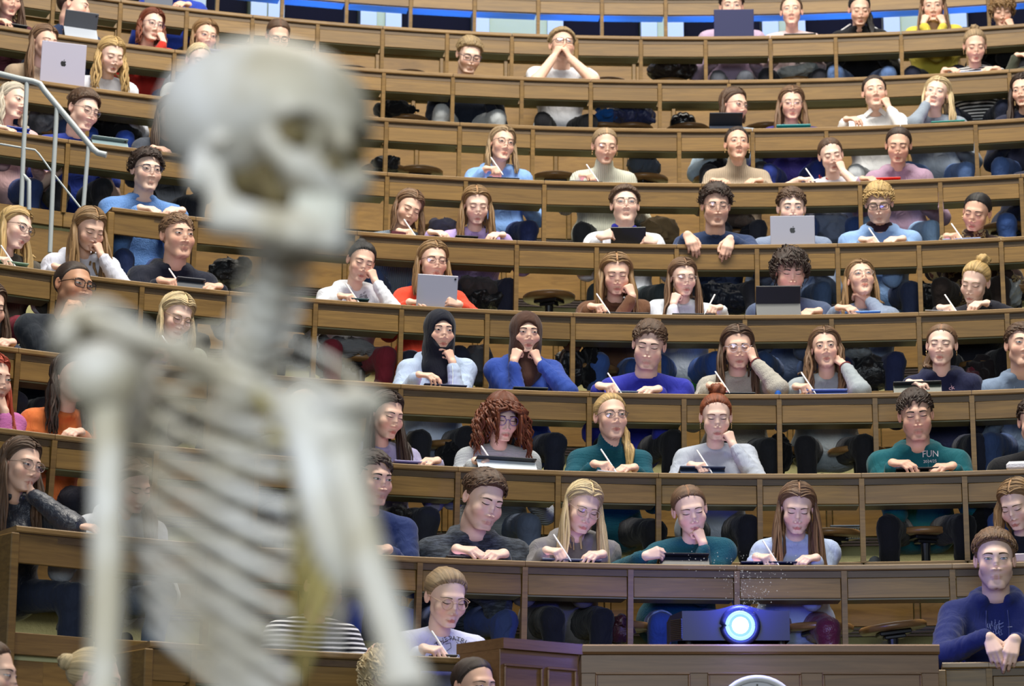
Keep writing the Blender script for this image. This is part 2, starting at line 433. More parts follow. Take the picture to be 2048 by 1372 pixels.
# ------------------------------------------------------------------ heads: face looks along -Y, origin between the ears
def head_sdf(P, m):
    """m = 0 female .. 1 male"""
    x, y, z = P; ax = np.abs(x); Q = (ax, y, z)
    d = ell(P, (0, .016, .036), (.0755, .095, .083))
    d = smin(d, ell(P, (0, -.030, -.028), (.057+.004*m, .062, .078+.003*m)), .03)
    d = smin(d, cap(Q, (.0425+.006*m, .0, -.048-.004*m), (.014+.004*m, -.064, -.096-.004*m), .019, .0155), .025)
    d = smin(d, cap(Q, (0, -.077, -.104-.003*m), (.009+.004*m, -.073, -.103-.003*m), .0165+.0015*m), .018)
    d = smin(d, ell(Q, (.040, -.060, -.030), (.024, .024, .024)), .022)          # cheek
    d = smin(d, cap(Q, (0, -.0815, .022), (.034, -.073, .020), .0125+.002*m), .018)  # brow
    d = smax(d, -ell(Q, (.0305, -.108, .0015), (.019, .0195, .0125)), .012)       # socket
    d = smin(d, ell(Q, (.0310, -.0795, .0005), (.0150, .0130, .0125)), .006)      # lid over the eyeball
    d = smin(d, cap(P, (0, -.088, .012), (0, -.1065-.002*m, -.035), .0066, .0092), .010)  # nose
    d = smin(d, ell(P, (0, -.1085-.002*m, -.0405), (.0100, .0110, .0092)), .006)
    d = smin(d, ell(Q, (.0108, -.0980, -.0437), (.0066, .0095, .0064)), .005)
    d = smin(d, cap(Q, (0, -.0955, -.0665), (.0175, -.0865, -.0695), .0062, .0040), .006)     # upper lip
    d = smin(d, cap(Q, (0, -.0935, -.0770), (.0135, -.0875, -.0750), .0072, .0045), .006)     # lower lip
    d = smax(d, -cap(Q, (0, -.1035, -.0712), (.022, -.0905, -.0718), .0026), .003)           # mouth line
    d = smax(d, -ell(P, (0, -.099, -.0900), (.016, .012, .0060)), .01)           # under the lip
    d = smin(d, cap(P, (0, .022, -.06), (0, .038, -.24), .047+.007*m, .051+.009*m), .02)
    return d
def trace(fn, O, D, t1=.19, n=64):
    t = np.linspace(0, t1, n, dtype=np.float32)
    P = [O[:, i][:, None]+D[:, i][:, None]*t for i in range(3)]
    V = fn(P); out = V > 0; i = np.argmax(out, 1); i = np.where(out.any(1), np.maximum(i, 1), n-1); r = np.arange(len(O))
    a, b = V[r, i-1], V[r, i]; f = np.where(b > a, -a/np.where(b > a, b-a, 1), 0)
    return t[i-1]+(t[i]-t[i-1])*np.clip(f, 0, 1)
HT = {}
def head_template(m):
    if m in HT: return HT[m]
    fn = lambda P: head_sdf(P, m)
    rows = [(z, .030-.1*(z+.21)*0, 0) for z in np.linspace(-.215, -.130, 6)]
    rows += [(z, .012, 0) for z in np.linspace(-.118, .044, 46)]
    rows += [(.045, .012, e) for e in np.radians(np.linspace(5, 88, 12))]
    az = np.concatenate([np.radians(np.linspace(-76, 76, 37)), np.radians(np.linspace(90, 270, 11))])
    O, D = [], []
    for z, oy, e in rows:
        for a in az:
            O.append((0, oy, z)); D.append((math.sin(a)*math.cos(e), -math.cos(a)*math.cos(e), math.sin(e)))
    O = np.array(O, np.float32); D = np.array(D, np.float32)
    V = O+D*trace(fn, O, D)[:, None]
    nr, nc = len(rows), len(az)
    i, j = np.meshgrid(np.arange(nr-1), np.arange(nc), indexing='ij'); j2 = (j+1) % nc
    Q = np.stack([i*nc+j, i*nc+j2, (i+1)*nc+j2, (i+1)*nc+j], -1).reshape(-1, 4)
    top = len(V); V = np.concatenate([V, [[0, .012, V[-nc:, 2].mean()+.001]]]); jj = np.arange(nc)
    T = np.stack([(nr-1)*nc+jj, (nr-1)*nc+(jj+1) % nc, np.full(nc, top)], -1)
    x, y, z = V.T; ax = np.abs(x); Pq = (ax, y, z)
    lt = np.clip(ax/.0215, 0, 1); up_ = -.0716+.0085*(1-lt**1.6)-.0012*np.exp(-(x/.004)**2); lo_ = -.0716-.0098*(1-lt**2)
    cols = np.zeros((len(V), 3), np.float32)
    cols[:, 0] = (.85-.42*m)*sst(.0012, -.0014, z-up_)*sst(-.0014, .0012, z-lo_)*(ax < .0215)*(y < -.07)
    line_ = np.exp(-((z+.0714+.0010*lt)/.0017)**2)*(ax < .0225)*(y < -.07)
    cols[:, 1] = np.clip(.8*np.exp(-((ax-.043)**2/.00035+(z+.032)**2/.0004))*(y < -.02)+.35*np.exp(-(x**2/.00012+(z+.040)**2/.0001))*(y < -.09), 0, 1)
    cols[:, 2] = .5*m*sst(-.035, -.055, z)*sst(.045, -.01, y)*sst(-.135, -.115, z)*(1-cols[:, 0]); cols[:, 2] = np.maximum(cols[:, 2], line_*1.0)
    # ears
    X = grid((.058, -.035, -.045), (.102, .035, .045), .0042); Rt = rotM(0, -12, 0)
    Pl = [Rt[0, k]*0 for k in range(3)]
    A = (X[0]-.0785, X[1]-.012, X[2]-.002)
    ca, sa = math.cos(.42), math.sin(.42); u = A[0]*ca-A[1]*sa; w = A[0]*sa+A[1]*ca
    e = ell((u, w, A[2]), (0, .0, .0), (.0075, .0165, .0290)); e = smax(e, -ell((u, w, A[2]), (.008, -.002, .003), (.006, .010, .019)), .004)
    ev, ef = nets(e, (.058, -.035, -.045), .0042)
    ev2 = ev*np.array([-1, 1, 1]); ec = np.zeros((len(ev), 3), np.float32); ec[:, 1] = .55
    Q2 = np.concatenate([Q, ef+len(V), ef[:, ::-1]+len(V)+len(ev)])
    V = np.concatenate([V, ev, ev2]); cols = np.concatenate([cols, ec, ec])
    # face pieces
    def fy(px, pz):
        px = np.asarray(px, np.float32); pz = np.asarray(pz, np.float32)
        Oo = np.stack([px, np.full_like(px, -.04), pz], -1); Dd = np.zeros_like(Oo); Dd[:, 1] = -1
        return -.04-trace(fn, Oo, Dd, .09, 90)
    def strip(s, kind, iris, gaze):
        u = np.linspace(-1, 1, 19)
        cx = .0312; up = (1-u**2)**.72; top = .0004+.0012*u+.0040*up; bot = .0004+.0012*u-.0038*up
        if kind == 'down': top = .0012+.0005*u-.0030*up; bot = top-.0016*(1-u**2)
        rws = [bot-.0006]+[bot+(top-bot)*w for w in np.linspace(0, 1, 9)]+[top+.0024*(.35+.65*(u+1)/2)]
        px = np.concatenate([s*(cx+.0158*u*(1.06 if i in (0, 10) else 1)) for i in range(len(rws))]); pz = np.concatenate(rws)
        py = fy(px, pz)-.0011
        c = np.full((len(px), 3), .56, np.float32); c[:, 1:] *= .93
        d = np.hypot(px-s*cx-gaze[0], pz-.0012-gaze[1])
        c[d < .0070] = np.array(iris)*.45; c[d < .0058] = iris; c[d < .0030] = .006
        nn = len(u); c[:nn] = (.20, .105, .085); c[-2*nn:] = (.022, .013, .011); c[nn:2*nn] *= .8
        if kind == 'down': c[nn:] = (.022, .013, .011)
        i, j = np.meshgrid(np.arange(len(rws)-1), np.arange(nn-1), indexing='ij')
        q = np.stack([i*nn+j, i*nn+j+1, (i+1)*nn+j+1, (i+1)*nn+j], -1).reshape(-1, 4)
        return np.stack([px, py, pz], -1), q, c
    def brow(s):
        u = np.linspace(0, 1, 9); cz = .0195+.0042*np.sin(u*PI*.75)-.0045*u**3; th = (.0027+.0009*m)*(1-.75*u**2)
        pxc = s*(.0125+.040*u); px = np.concatenate([pxc, pxc, pxc]); pz = np.concatenate([cz-th, cz, cz+th]); py = fy(px, pz)-np.repeat([.0006, .0024, .0006], 9)
        i, j = np.meshgrid(np.arange(2), np.arange(8), indexing='ij')
        return np.stack([px, py, pz], -1), np.stack([i*9+j, i*9+j+1, (i+1)*9+j+1, (i+1)*9+j], -1).reshape(-1, 4)
    # radius of the skull seen from the hair centre, azimuth (0 = front) x angle from the crown
    na, npol = 64, 36; A_, Pp = np.meshgrid(np.linspace(0, 2*PI, na, endpoint=False), np.linspace(0, math.radians(165), npol), indexing='ij')
    Dh = np.stack([np.sin(A_)*np.sin(Pp), -np.cos(A_)*np.sin(Pp), np.cos(Pp)], -1).reshape(-1, 3).astype(np.float32)
    Rr = trace(fn, np.tile(np.array([[0, .016, .030]], np.float32), (len(Dh), 1)), Dh, .2, 70).reshape(na, npol)
    HT[m] = dict(ne=len(ev), V=V, Q=Q2, T=T, C=cols, strip=strip, brow=brow, R=Rr)
    return HT[m]
HO = np.array([0, .016, .030])
def skull_r(T, a, p):
    R = T['R']; na, npol = R.shape; fa = (np.asarray(a) % (2*PI))/(2*PI)*na; fp = np.clip(np.asarray(p)/math.radians(165)*(npol-1), 0, npol-1.001)
    i = np.floor(fa).astype(int) % na; j = np.floor(fp).astype(int); u = fa-np.floor(fa); v = fp-j; i2 = (i+1) % na
    return (R[i, j]*(1-u)+R[i2, j]*u)*(1-v)+(R[i, j+1]*(1-u)+R[i2, j+1]*u)*v
def dir_ap(a, p): return np.stack([np.sin(a)*np.sin(p), -np.cos(a)*np.sin(p), np.cos(p)], -1)
def ap_dir(d): return np.arctan2(d[..., 0], -d[..., 1]), np.arccos(np.clip(d[..., 2], -1, 1))
EDGE_A = np.radians([0, 22, 42, 58, 72, 84, 95, 108, 125, 150, 180])
EDGE_M = np.radians([63, 65, 70, 82, 104, 116, 108, 108, 126, 140, 144])
EDGE_F = np.radians([62, 65, 72, 86, 106, 122, 124, 126, 134, 144, 148])
def edge(a, fem, low=0):
    a = np.abs((np.asarray(a)+PI) % (2*PI)-PI); return np.interp(a, EDGE_A, EDGE_F if fem else EDGE_M)+low

class Head:
    """head pose and shape of one person: maps head coordinates to person coordinates"""
    def __init__(s, m, q, Hc, yaw, pitch, roll):
        s.T = head_template(m); s.q = q; s.Hc = np.array(Hc); s.R = rotM(yaw, pitch, roll)
        s.Rn = rotM(yaw*.35, pitch*.55+9, roll*.55); s.N = s.Hc+s.Rn @ np.array([0, .036, -.158])*q['s']
        s.Rt = rotM(0, 12, 0)
    def shape(s, P):
        P = np.array(P, float); q = s.q; f = sst(-.02, -.10, P[:, 2])
        P[:, 0] *= q['w']*(1+(q['jaw']-1)*f); P[:, 2] *= q['h']; n = np.exp(-(P[:, 0]**2/.0003+(P[:, 2]+.025)**2/.0006))*(P[:, 1] < -.085)
        P[:, 1] -= n*q['nose']; return P*q['s']
    def __call__(s, P, bend=True):
        P = s.shape(P); A = s.Hc+P @ s.R.T
        if not bend: return A
        f = sst(-.075, -.165, P[:, 2]/s.q['s'])[:, None]
        L = P-np.array([0, .036, -.158])*s.q['s']; g = sst(-.004, -.05, L[:, 2])[:, None]; L = L*(1-g*np.array([.55, .55, .35]))+g*np.array([0, .026, 0])
        B = s.N+L @ s.Rt.T
        return A*(1-f)+B*f
    def pt(s, p): return s.Hc+s.R @ s.shape([p])[0]

# ------------------------------------------------------------------ hair
def tubes(paths, rad, nrmv, flat=.45, ns=6, ring_taper=True):
    """bundle of locks: paths (N,L,3), rad (N,L), outward normals (N,L,3)"""
    N, L, _ = paths.shape
    T = np.gradient(paths, axis=1); T /= np.linalg.norm(T, axis=2, keepdims=True)+1e-9
    B = np.cross(T, nrmv); B /= np.linalg.norm(B, axis=2, keepdims=True)+1e-9; Nn = np.cross(B, T)
    th = np.linspace(0, 2*PI, ns, endpoint=False)
    V = paths[:, :, None]+rad[:, :, None, None]*(np.cos(th)[None, None, :, None]*B[:, :, None]+flat*np.sin(th)[None, None, :, None]*Nn[:, :, None])
    i, j = np.meshgrid(np.arange(L-1), np.arange(ns), indexing='ij'); j2 = (j+1) % ns
    q = np.stack([i*ns+j, i*ns+j2, (i+1)*ns+j2, (i+1)*ns+j], -1).reshape(-1, 4)
    Q = (q[None]+(np.arange(N)*L*ns)[:, None, None]).reshape(-1, 4)
    uv = np.zeros((N, L, ns, 2), np.float32); uv[..., 0] = (np.arange(N)*7.3)[:, None, None]+np.arange(ns)[None, None]*1.1*rad.max()/.010; uv[..., 1] = np.linspace(0, .8, L)[None, :, None]
    return V.reshape(-1, 3), Q, uv.reshape(-1, 2)
def hair_cap(H, fem, thick, style='radial', low=0, nA=52, nS=13, amp=.12, r=None, part=None, amin=None):
    a = np.linspace(0, 2*PI, nA, endpoint=False); sg = np.linspace(0, 1, nS)**.85
    A, S = np.meshgrid(a, sg, indexing='ij'); E = edge(A, fem, low); Pp = S*E
    R0 = skull_r(H.T, A, Pp); t = thick(A, Pp, S)
    ph = r.uniform(0, 6.28, 6)
    if style == 'radial': u = A*14
    D = dir_ap(A, Pp)
    if style == 'part': u = np.arctan2(-D[..., 1], D[..., 2]+.25)*9
    if style == 'back': u = np.arctan2(D[..., 0], D[..., 2]+.15)*10
    cl = np.sin(u*2.1+ph[0])*.5+np.sin(u*4.3+ph[1])*.3+np.sin(u*.9+ph[2]+S*3)*.4
    t = t*(1+amp*cl); col = np.ones(A.shape+(3,), np.float32)
    if part is not None:
        xx = D[..., 0]*R0-part; g = np.exp(-(xx/.0032)**2)*(Pp < math.radians(95))*(D[..., 1] < .55)
        t = t*(1-.5*g); col = col*(1-g[..., None])+g[..., None]*np.array([1.9, 1.6, 1.45])
    f = 1-sst(.88, 1.0, S); t = .0015+t*f-.004*(1-f)
    V = HO+D*(R0+t)[..., None]
    i, j = np.meshgrid(np.arange(nA), np.arange(nS-1), indexing='ij'); i2 = (i+1) % nA
    Q = np.stack([i*nS+j, i*nS+j+1, i2*nS+j+1, i2*nS+j], -1).reshape(-1, 4)
    uv = np.stack([u*3, S*.6 if style != 'part' else np.abs(D[..., 0])], -1).reshape(-1, 2)
    return V.reshape(-1, 3), Q, uv, col.reshape(-1, 3)
class Hair:
    def __init__(s): s.V = []; s.Q = []; s.U = []; s.C = []; s.n = 0
    def add(s, V, Q, U, C=None):
        s.V.append(V); s.Q.append(Q+s.n); s.U.append(U); s.C.append(np.ones((len(V), 3)) if C is None else C); s.n += len(V)
    def mesh(s): return mesh('hair', np.concatenate(s.V), np.concatenate(s.Q), True, np.concatenate(s.U), np.concatenate(s.C))
def surf(H, A, Pp, t):
    return HO+dir_ap(A, Pp)*(skull_r(H.T, A, Pp)+t)[..., None]
def fall(P, n, step, body, H, drift, wave, r):
    """continue paths P (N,3) straight down for n steps, kept outside the head, the neck and the clothed body"""
    out = []; p = P.copy(); N = len(P); ph = r.uniform(0, 6.28, N); fq = r.uniform(.8, 1.2, N)
    hc = H.Hc; R = H.R
    for k in range(n):
        dk = math.exp(-k*.25); p = p+np.stack([drift[:, 0]*step*dk, drift[:, 1]*step*dk, np.full(N, -step)], -1)
        l = (p-hc) @ R; l2 = l.copy(); e = np.sqrt((l[:, 0]/.083)**2+((l[:, 1]+.005)/.105)**2+((l[:, 2]+.005)/.14)**2)
        f = np.where(e < 1, 1/np.maximum(e, .3), 1)[:, None]
        l2[:, :2] = np.where(l[:, 1:2] < -.06, np.stack([np.sign(l[:, 0])*np.maximum(np.abs(l[:, 0]), .066), l[:, 1]], -1), l[:, :2]*f)
        p = hc+l2 @ R.T
        if body is not None:
            for _ in range(2):
                d = body(p); e_ = .008; gr = np.stack([body(p+np.eye(3)[i]*e_)-d for i in range(3)], -1); gr /= np.linalg.norm(gr, axis=1)[:, None]+1e-9
                push = np.clip(.016-d, 0, .06)[:, None]; p = p+gr*push
        w = wave*np.sin(k*1.15*fq+ph)
        out.append(p+np.stack([w, w*.4, np.zeros(N)], -1))
    return np.stack(out, 1)
def long_hair(h, H, body, r, L=.30, t=.010, part=.0, wave=.004, side=24, front=True, wid=.0105, back=9, lowk=0):
    n = side
    b0 = np.linspace(62, -70, n); paths = []; wd = []; nm = []
    for sg in (-1, 1):
        lam = np.linspace(0, 1, 7); beta = np.radians(b0)[:, None]*(1-.62*lam[None]**.8); beta = beta+r.normal(size=(n, 1))*.03
        hi = np.radians(np.where(b0 > -30, 92, 84)+r.uniform(-5, 5, n))[:, None]
        la = lam[None]*hi+np.radians(3)
        v = np.stack([np.zeros_like(la), -np.sin(beta)*np.ones_like(la), np.cos(beta)*np.ones_like(la)], -1)
        D = np.cos(la)[..., None]*v+np.sin(la)[..., None]*np.array([sg, 0, 0.])
        a, p = ap_dir(D); P = HO+D*(skull_r(H.T, a, p)+t*(1+r.uniform(-.3, .3, (n, 1))))[..., None]
        P[..., 0] += part*(1-lam)[None]
        Pw = H(P.reshape(-1, 3), False).reshape(n, 7, 3)
        st = L/8; dr = np.stack([sg*r.uniform(-.05, .24, n), np.clip(-.30*(b0+10)/60, -.34, .25)+r.uniform(-.22, .16, n)], -1)
        fl = fall(Pw[:, -1], 8, st, body, H, dr, wave, r)
        paths.append(np.concatenate([Pw, fl], 1)); wd.append(np.ones(n)); out = (Pw-H.Hc); nn = np.concatenate([out, np.repeat(out[:, -1:], 8, 1)], 1); nm.append(nn)
    P = np.concatenate(paths); nmv = np.concatenate(nm); nmv /= np.linalg.norm(nmv, axis=2, keepdims=True)+1e-9
    k = np.linspace(0, 1, P.shape[1]); prof = np.interp(k, [0, .12, .5, .85, 1], [.40, .9, 1.45, 1.2, .2])
    rad = wid*prof[None]*r.uniform(.8, 1.25, (len(P), 1))
    h.add(*tubes(P, rad, nmv, .55, 5))
    if back:
        a = PI+np.linspace(-1.0, 1.0, back); pp = np.linspace(.5, 2.0, 5)
        A, Pp = np.meshgrid(a, pp, indexing='ij'); P = surf(H, A, Pp, t*.9); Pw = H(P.reshape(-1, 3), False).reshape(back, 5, 3)
        fl = fall(Pw[:, -1], 5, L/7, body, H, np.tile([0, .15], (back, 1)), wave, r); P = np.concatenate([Pw, fl], 1)
        nn = P-H.Hc; nn /= np.linalg.norm(nn, axis=2, keepdims=True); h.add(*tubes(P, np.full(P.shape[:2], wid*1.7)*np.linspace(1, .4, 10)[None], nn, .5))
def tufts(h, H, r, n, length, rad, amax=85, amin=0, flow=(0, -1, .3), stand=.6, curl=0.0, t0=.004, fem=0, azr=180):
    a = np.radians(r.uniform(-azr, azr, n)); p = np.radians(np.sqrt(r.uniform((amin/90)**2, 1, n))*amax); p = np.minimum(p, edge(a, fem)-.06)
    D = dir_ap(a, p); P0 = HO+D*(skull_r(H.T, a, p)+t0)[:, None]
    fl = np.array(flow, float); fl = fl-(D @ fl)[:, None]*D; fl /= np.linalg.norm(fl, axis=1)[:, None]+1e-9; fl = fl+r.normal(size=(n, 3))*.28
    Lh = length*r.uniform(.6, 1.25, n)[:, None]; k = np.linspace(0, 1, 6)
    P = P0[:, None]+D[:, None]*(Lh*stand*(np.sin(k*2.2))[None])[..., None]+fl[:, None]*(Lh*k[None]**1.3)[..., None]
    if stand < .2:      # lie along the skull
        dv = P-HO; dn = np.linalg.norm(dv, axis=2, keepdims=True); aa, pp = ap_dir(dv/dn); P = HO+dv/dn*(skull_r(H.T, aa, pp)+t0+(stand*length*2.2*np.sin(k*2.6)+.0015*r.normal(size=(n, 1)))*1.0)[..., None]
    if curl:
        ph = r.uniform(0, 6.28, (n, 1)); b = np.cross(D, fl); P = P+b[:, None]*(curl*np.sin(k[None]*7+ph))[..., None]+D[:, None]*(curl*np.cos(k[None]*7+ph))[..., None]
    Pw = H(P.reshape(-1, 3), False).reshape(n, 6, 3); nn = np.repeat((H.R @ D.T).T[:, None], 6, 1)
    rd = rad*np.array([1, 1.1, 1, .85, .6, .12])[None]*r.uniform(.7, 1.3, (n, 1)); h.add(*tubes(Pw, rd, nn, .6, 4))
def blob(h, c, rad, r, bump=.18, n=(18, 11), sq=(1, 1, 1), frq=5):
    a, p = np.meshgrid(np.linspace(0, 2*PI, n[0], endpoint=False), np.linspace(0, PI, n[1]), indexing='ij'); ph = r.uniform(0, 6, 3)
    tw = a*frq+p*3; rr = rad*(1+bump*np.sin(tw+ph[0])*np.sin(p)+.5*bump*np.sin(2*tw-2*p+ph[1])*np.sin(p))
    V = c+np.stack([np.cos(a)*np.sin(p)*sq[0], np.sin(a)*np.sin(p)*sq[1], np.cos(p)*sq[2]], -1)*rr[..., None]
    i, j = np.meshgrid(np.arange(n[0]), np.arange(n[1]-1), indexing='ij'); i2 = (i+1) % n[0]
    Q = np.stack([i*n[1]+j, i*n[1]+j+1, i2*n[1]+j+1, i2*n[1]+j], -1).reshape(-1, 4)
    h.add(V.reshape(-1, 3), Q, np.stack([tw*2, p*.3], -1).reshape(-1, 2))
def pony(h, H, body, r, tie, way, L, n=12, rad=.009, wave=.006, drift=(0, 0)):
    tie = np.array(tie, float); way = np.array(way, float); k = np.linspace(0, 1, 6)
    base = tie[None]+(way-tie)[None]*k[:, None]+np.array([0, 0, .03])[None]*np.sin(k*PI)[:, None]
    off = r.normal(size=(n, 3)); off /= np.linalg.norm(off, axis=1)[:, None]; off *= r.uniform(.2, 1, (n, 1))**.5
    P = base[None]+off[:, None]*(.010+.013*k)[None, :, None]
    Pw = H(P.reshape(-1, 3), False).reshape(n, 6, 3)
    dr = np.tile(np.array(drift, float), (n, 1)); fl = fall(Pw[:, -1], 8, L/8, body, H, dr, wave, r)
    c = fl.mean(0, keepdims=True); fl = c+(fl-c)*np.linspace(1, .75, 8)[None, :, None]
    P = np.concatenate([Pw, fl], 1); nn = np.tile(np.array([0, -1, .2]), P.shape[:2]+(1,)); L_ = P.shape[1]
    h.add(*tubes(P, rad*np.interp(np.linspace(0, 1, L_), [0, .2, .6, 1], [.8, 1.2, 1.3, .25])[None]*r.uniform(.7, 1.3, (n, 1)), nn, .7))
def curls(h, H, body, r, n, L, rad=.0065, hel=.012, t=.03):
    a = r.uniform(-PI, PI, n); p = np.arccos(r.uniform(-.35, 1, n)); front = np.abs(a) < .95; p = np.where(front, np.minimum(p, .82), p)
    D = dir_ap(a, p); P0 = H((HO+D*(skull_r(H.T, a, p)+.004)[:, None]), False); Dw = D @ H.R.T
    k = np.linspace(0, 1, 13); ph = r.uniform(0, 6.28, (n, 1)); Ln = L*r.uniform(.65, 1.15, (n, 1))
    outw = Dw*np.array([1.25, .9, .6]); P = P0[:, None]+outw[:, None]*(t*1.9*np.sin(np.minimum(k*2.2, 1.5)))[None, :, None]
    P = P+np.array([0, 0, -1.])[None, None]*(Ln*k[None]**1.4)[..., None]
    tw = 9+r.uniform(-2, 2, (n, 1)); P = P+np.stack([hel*np.cos(tw*k[None]*1.9+ph), hel*np.sin(tw*k[None]*1.9+ph), np.zeros((n, 13))], -1)
    l = (P-H.Hc) @ H.R; bad = (l[..., 1] < -.055) & (np.abs(l[..., 0]) < .062) & (l[..., 2] < .055); sg = np.sign(np.sin(a)+1e-6)[:, None]; l[..., 0] = np.where(bad | ((l[..., 1] < -.03) & (l[..., 0]*sg < .05) & (l[..., 2] < .055)), sg*np.maximum(.058, np.abs(l[..., 0])), l[..., 0]); P = H.Hc+l @ H.R.T
    nn = np.repeat(Dw[:, None], 13, 1); h.add(*tubes(P, rad*np.interp(k, [0, .7, 1], [1, 1.1, .2])[None]*r.uniform(.8, 1.3, (n, 1)), nn, .8, 5))
def build_hair(kind, H, body, r, fem, o):
    h = Hair(); g = o.get
    if kind in ('long', 'wavy'):
        t = g('t', .011); pt = g('part', .004)
        h.add(*xf(H, hair_cap(H, 1, lambda A, P, S: np.full(A.shape, t*.8), 'part', g('low', .0), r=r, part=pt)))
        long_hair(h, H, body, r, g('L', .30), t, pt, .012 if kind == 'wavy' else .004, int(g('n', 22)*1.7), True, g('wid', .0135)*.62)
    elif kind == 'bob':
        h.add(*xf(H, hair_cap(H, 1, lambda A, P, S: np.full(A.shape, .011), 'part', r=r, part=g('part', .004)))); long_hair(h, H, body, r, g('L', .15), .013, .004, .003, 36, True, .0085)
    elif kind in ('slick', 'bun', 'pony', 'topbun', 'braid', 'half'):
        pt = g('part'); t = g('t', .0065)
        h.add(*xf(H, hair_cap(H, 1, lambda A, P, S: t*(.7+.5*np.sin(S*PI)), 'part' if pt is not None else 'back', g('low', -.06), r=r, part=pt, amp=g('amp', .2))))
        n = g('fly', 26)
        if n: tufts(h, H, r, n, .040, .0020, 100, 20, (0, 1, .1), .03, 0, .004, 1)
        if kind == 'bun': blob(h, H.pt(g('at', (0, .118, .03))), g('r', .034), r)
        if kind == 'topbun': blob(h, H.pt(g('at', (.01, .045, .135))), g('r', .036), r, .26, frq=4); curls(h, H, None, r, 0, .03) if 0 else None
        if kind == 'pony':
            sd = g('side', 0); pony(h, H, body, r, (0, .105, .035), (sd*.085, .06, -.06) if sd else (0, .14, -.02), g('L', .26), g('n', 14), drift=(sd*.05, -.35 if sd else .2))
        if kind == 'half': long_hair(h, H, body, r, g('L', .28), .010, 0, .005, 12, True, .013)
        if kind == 'braid': pony(h, H, body, r, (-.03, .10, -.02), (-.085, .07, -.09), .14, 8, .008, .005, (-.05, .1))
    elif kind in ('short', 'quiff', 'curlyshort', 'buzz', 'messy', 'shag'):
        top = dict(short=.015, quiff=.020, curlyshort=.024, buzz=.0045, messy=.020, shag=.027)[kind]*g('vol', 1); sd = dict(short=.007, quiff=.0065, curlyshort=.010, buzz=.0035, messy=.011, shag=.020)[kind]
        th = lambda A, P, S: sd+(top-sd)*sst(1.55, .75, P)
        h.add(*xf(H, hair_cap(H, 0, th, 'back', g('low', .10 if kind == 'shag' else 0), r=r, amp=.10)))
        if kind == 'short': tufts(h, H, r, 330, .031, .0050, 88, 0, g('flow', (.35, -1, .2)), .05, 0, top*.72)
        if kind == 'quiff': tufts(h, H, r, 330, .031, .0050, 86, 0, g('flow', (.3, -.35, 1)), .07, 0, top*.72)
        if kind == 'messy': tufts(h, H, r, 330, .032, .0042, 100, 0, g('flow', (.2, -1, .1)), .09, .003, top*.65)
        if kind == 'curlyshort': tufts(h, H, r, 330, .024, .0042, 104, 0, g('flow', (.2, -1, .3)), .30, .0060, top*.62)
        if kind == 'shag': tufts(h, H, r, 330, .050, .0045, 130, 0, g('flow', (.1, -.7, -.5)), .16, .006, top*.6)
    elif kind == 'curlybig':
        h.add(*xf(H, hair_cap(H, 1, lambda A, P, S: np.full(A.shape, .022), 'radial', r=r, amp=.2))); curls(h, H, body, r, g('n', 230), g('L', .20))
    return h.mesh()
def xf(H, c): return (H(c[0], False),)+tuple(c[1:])

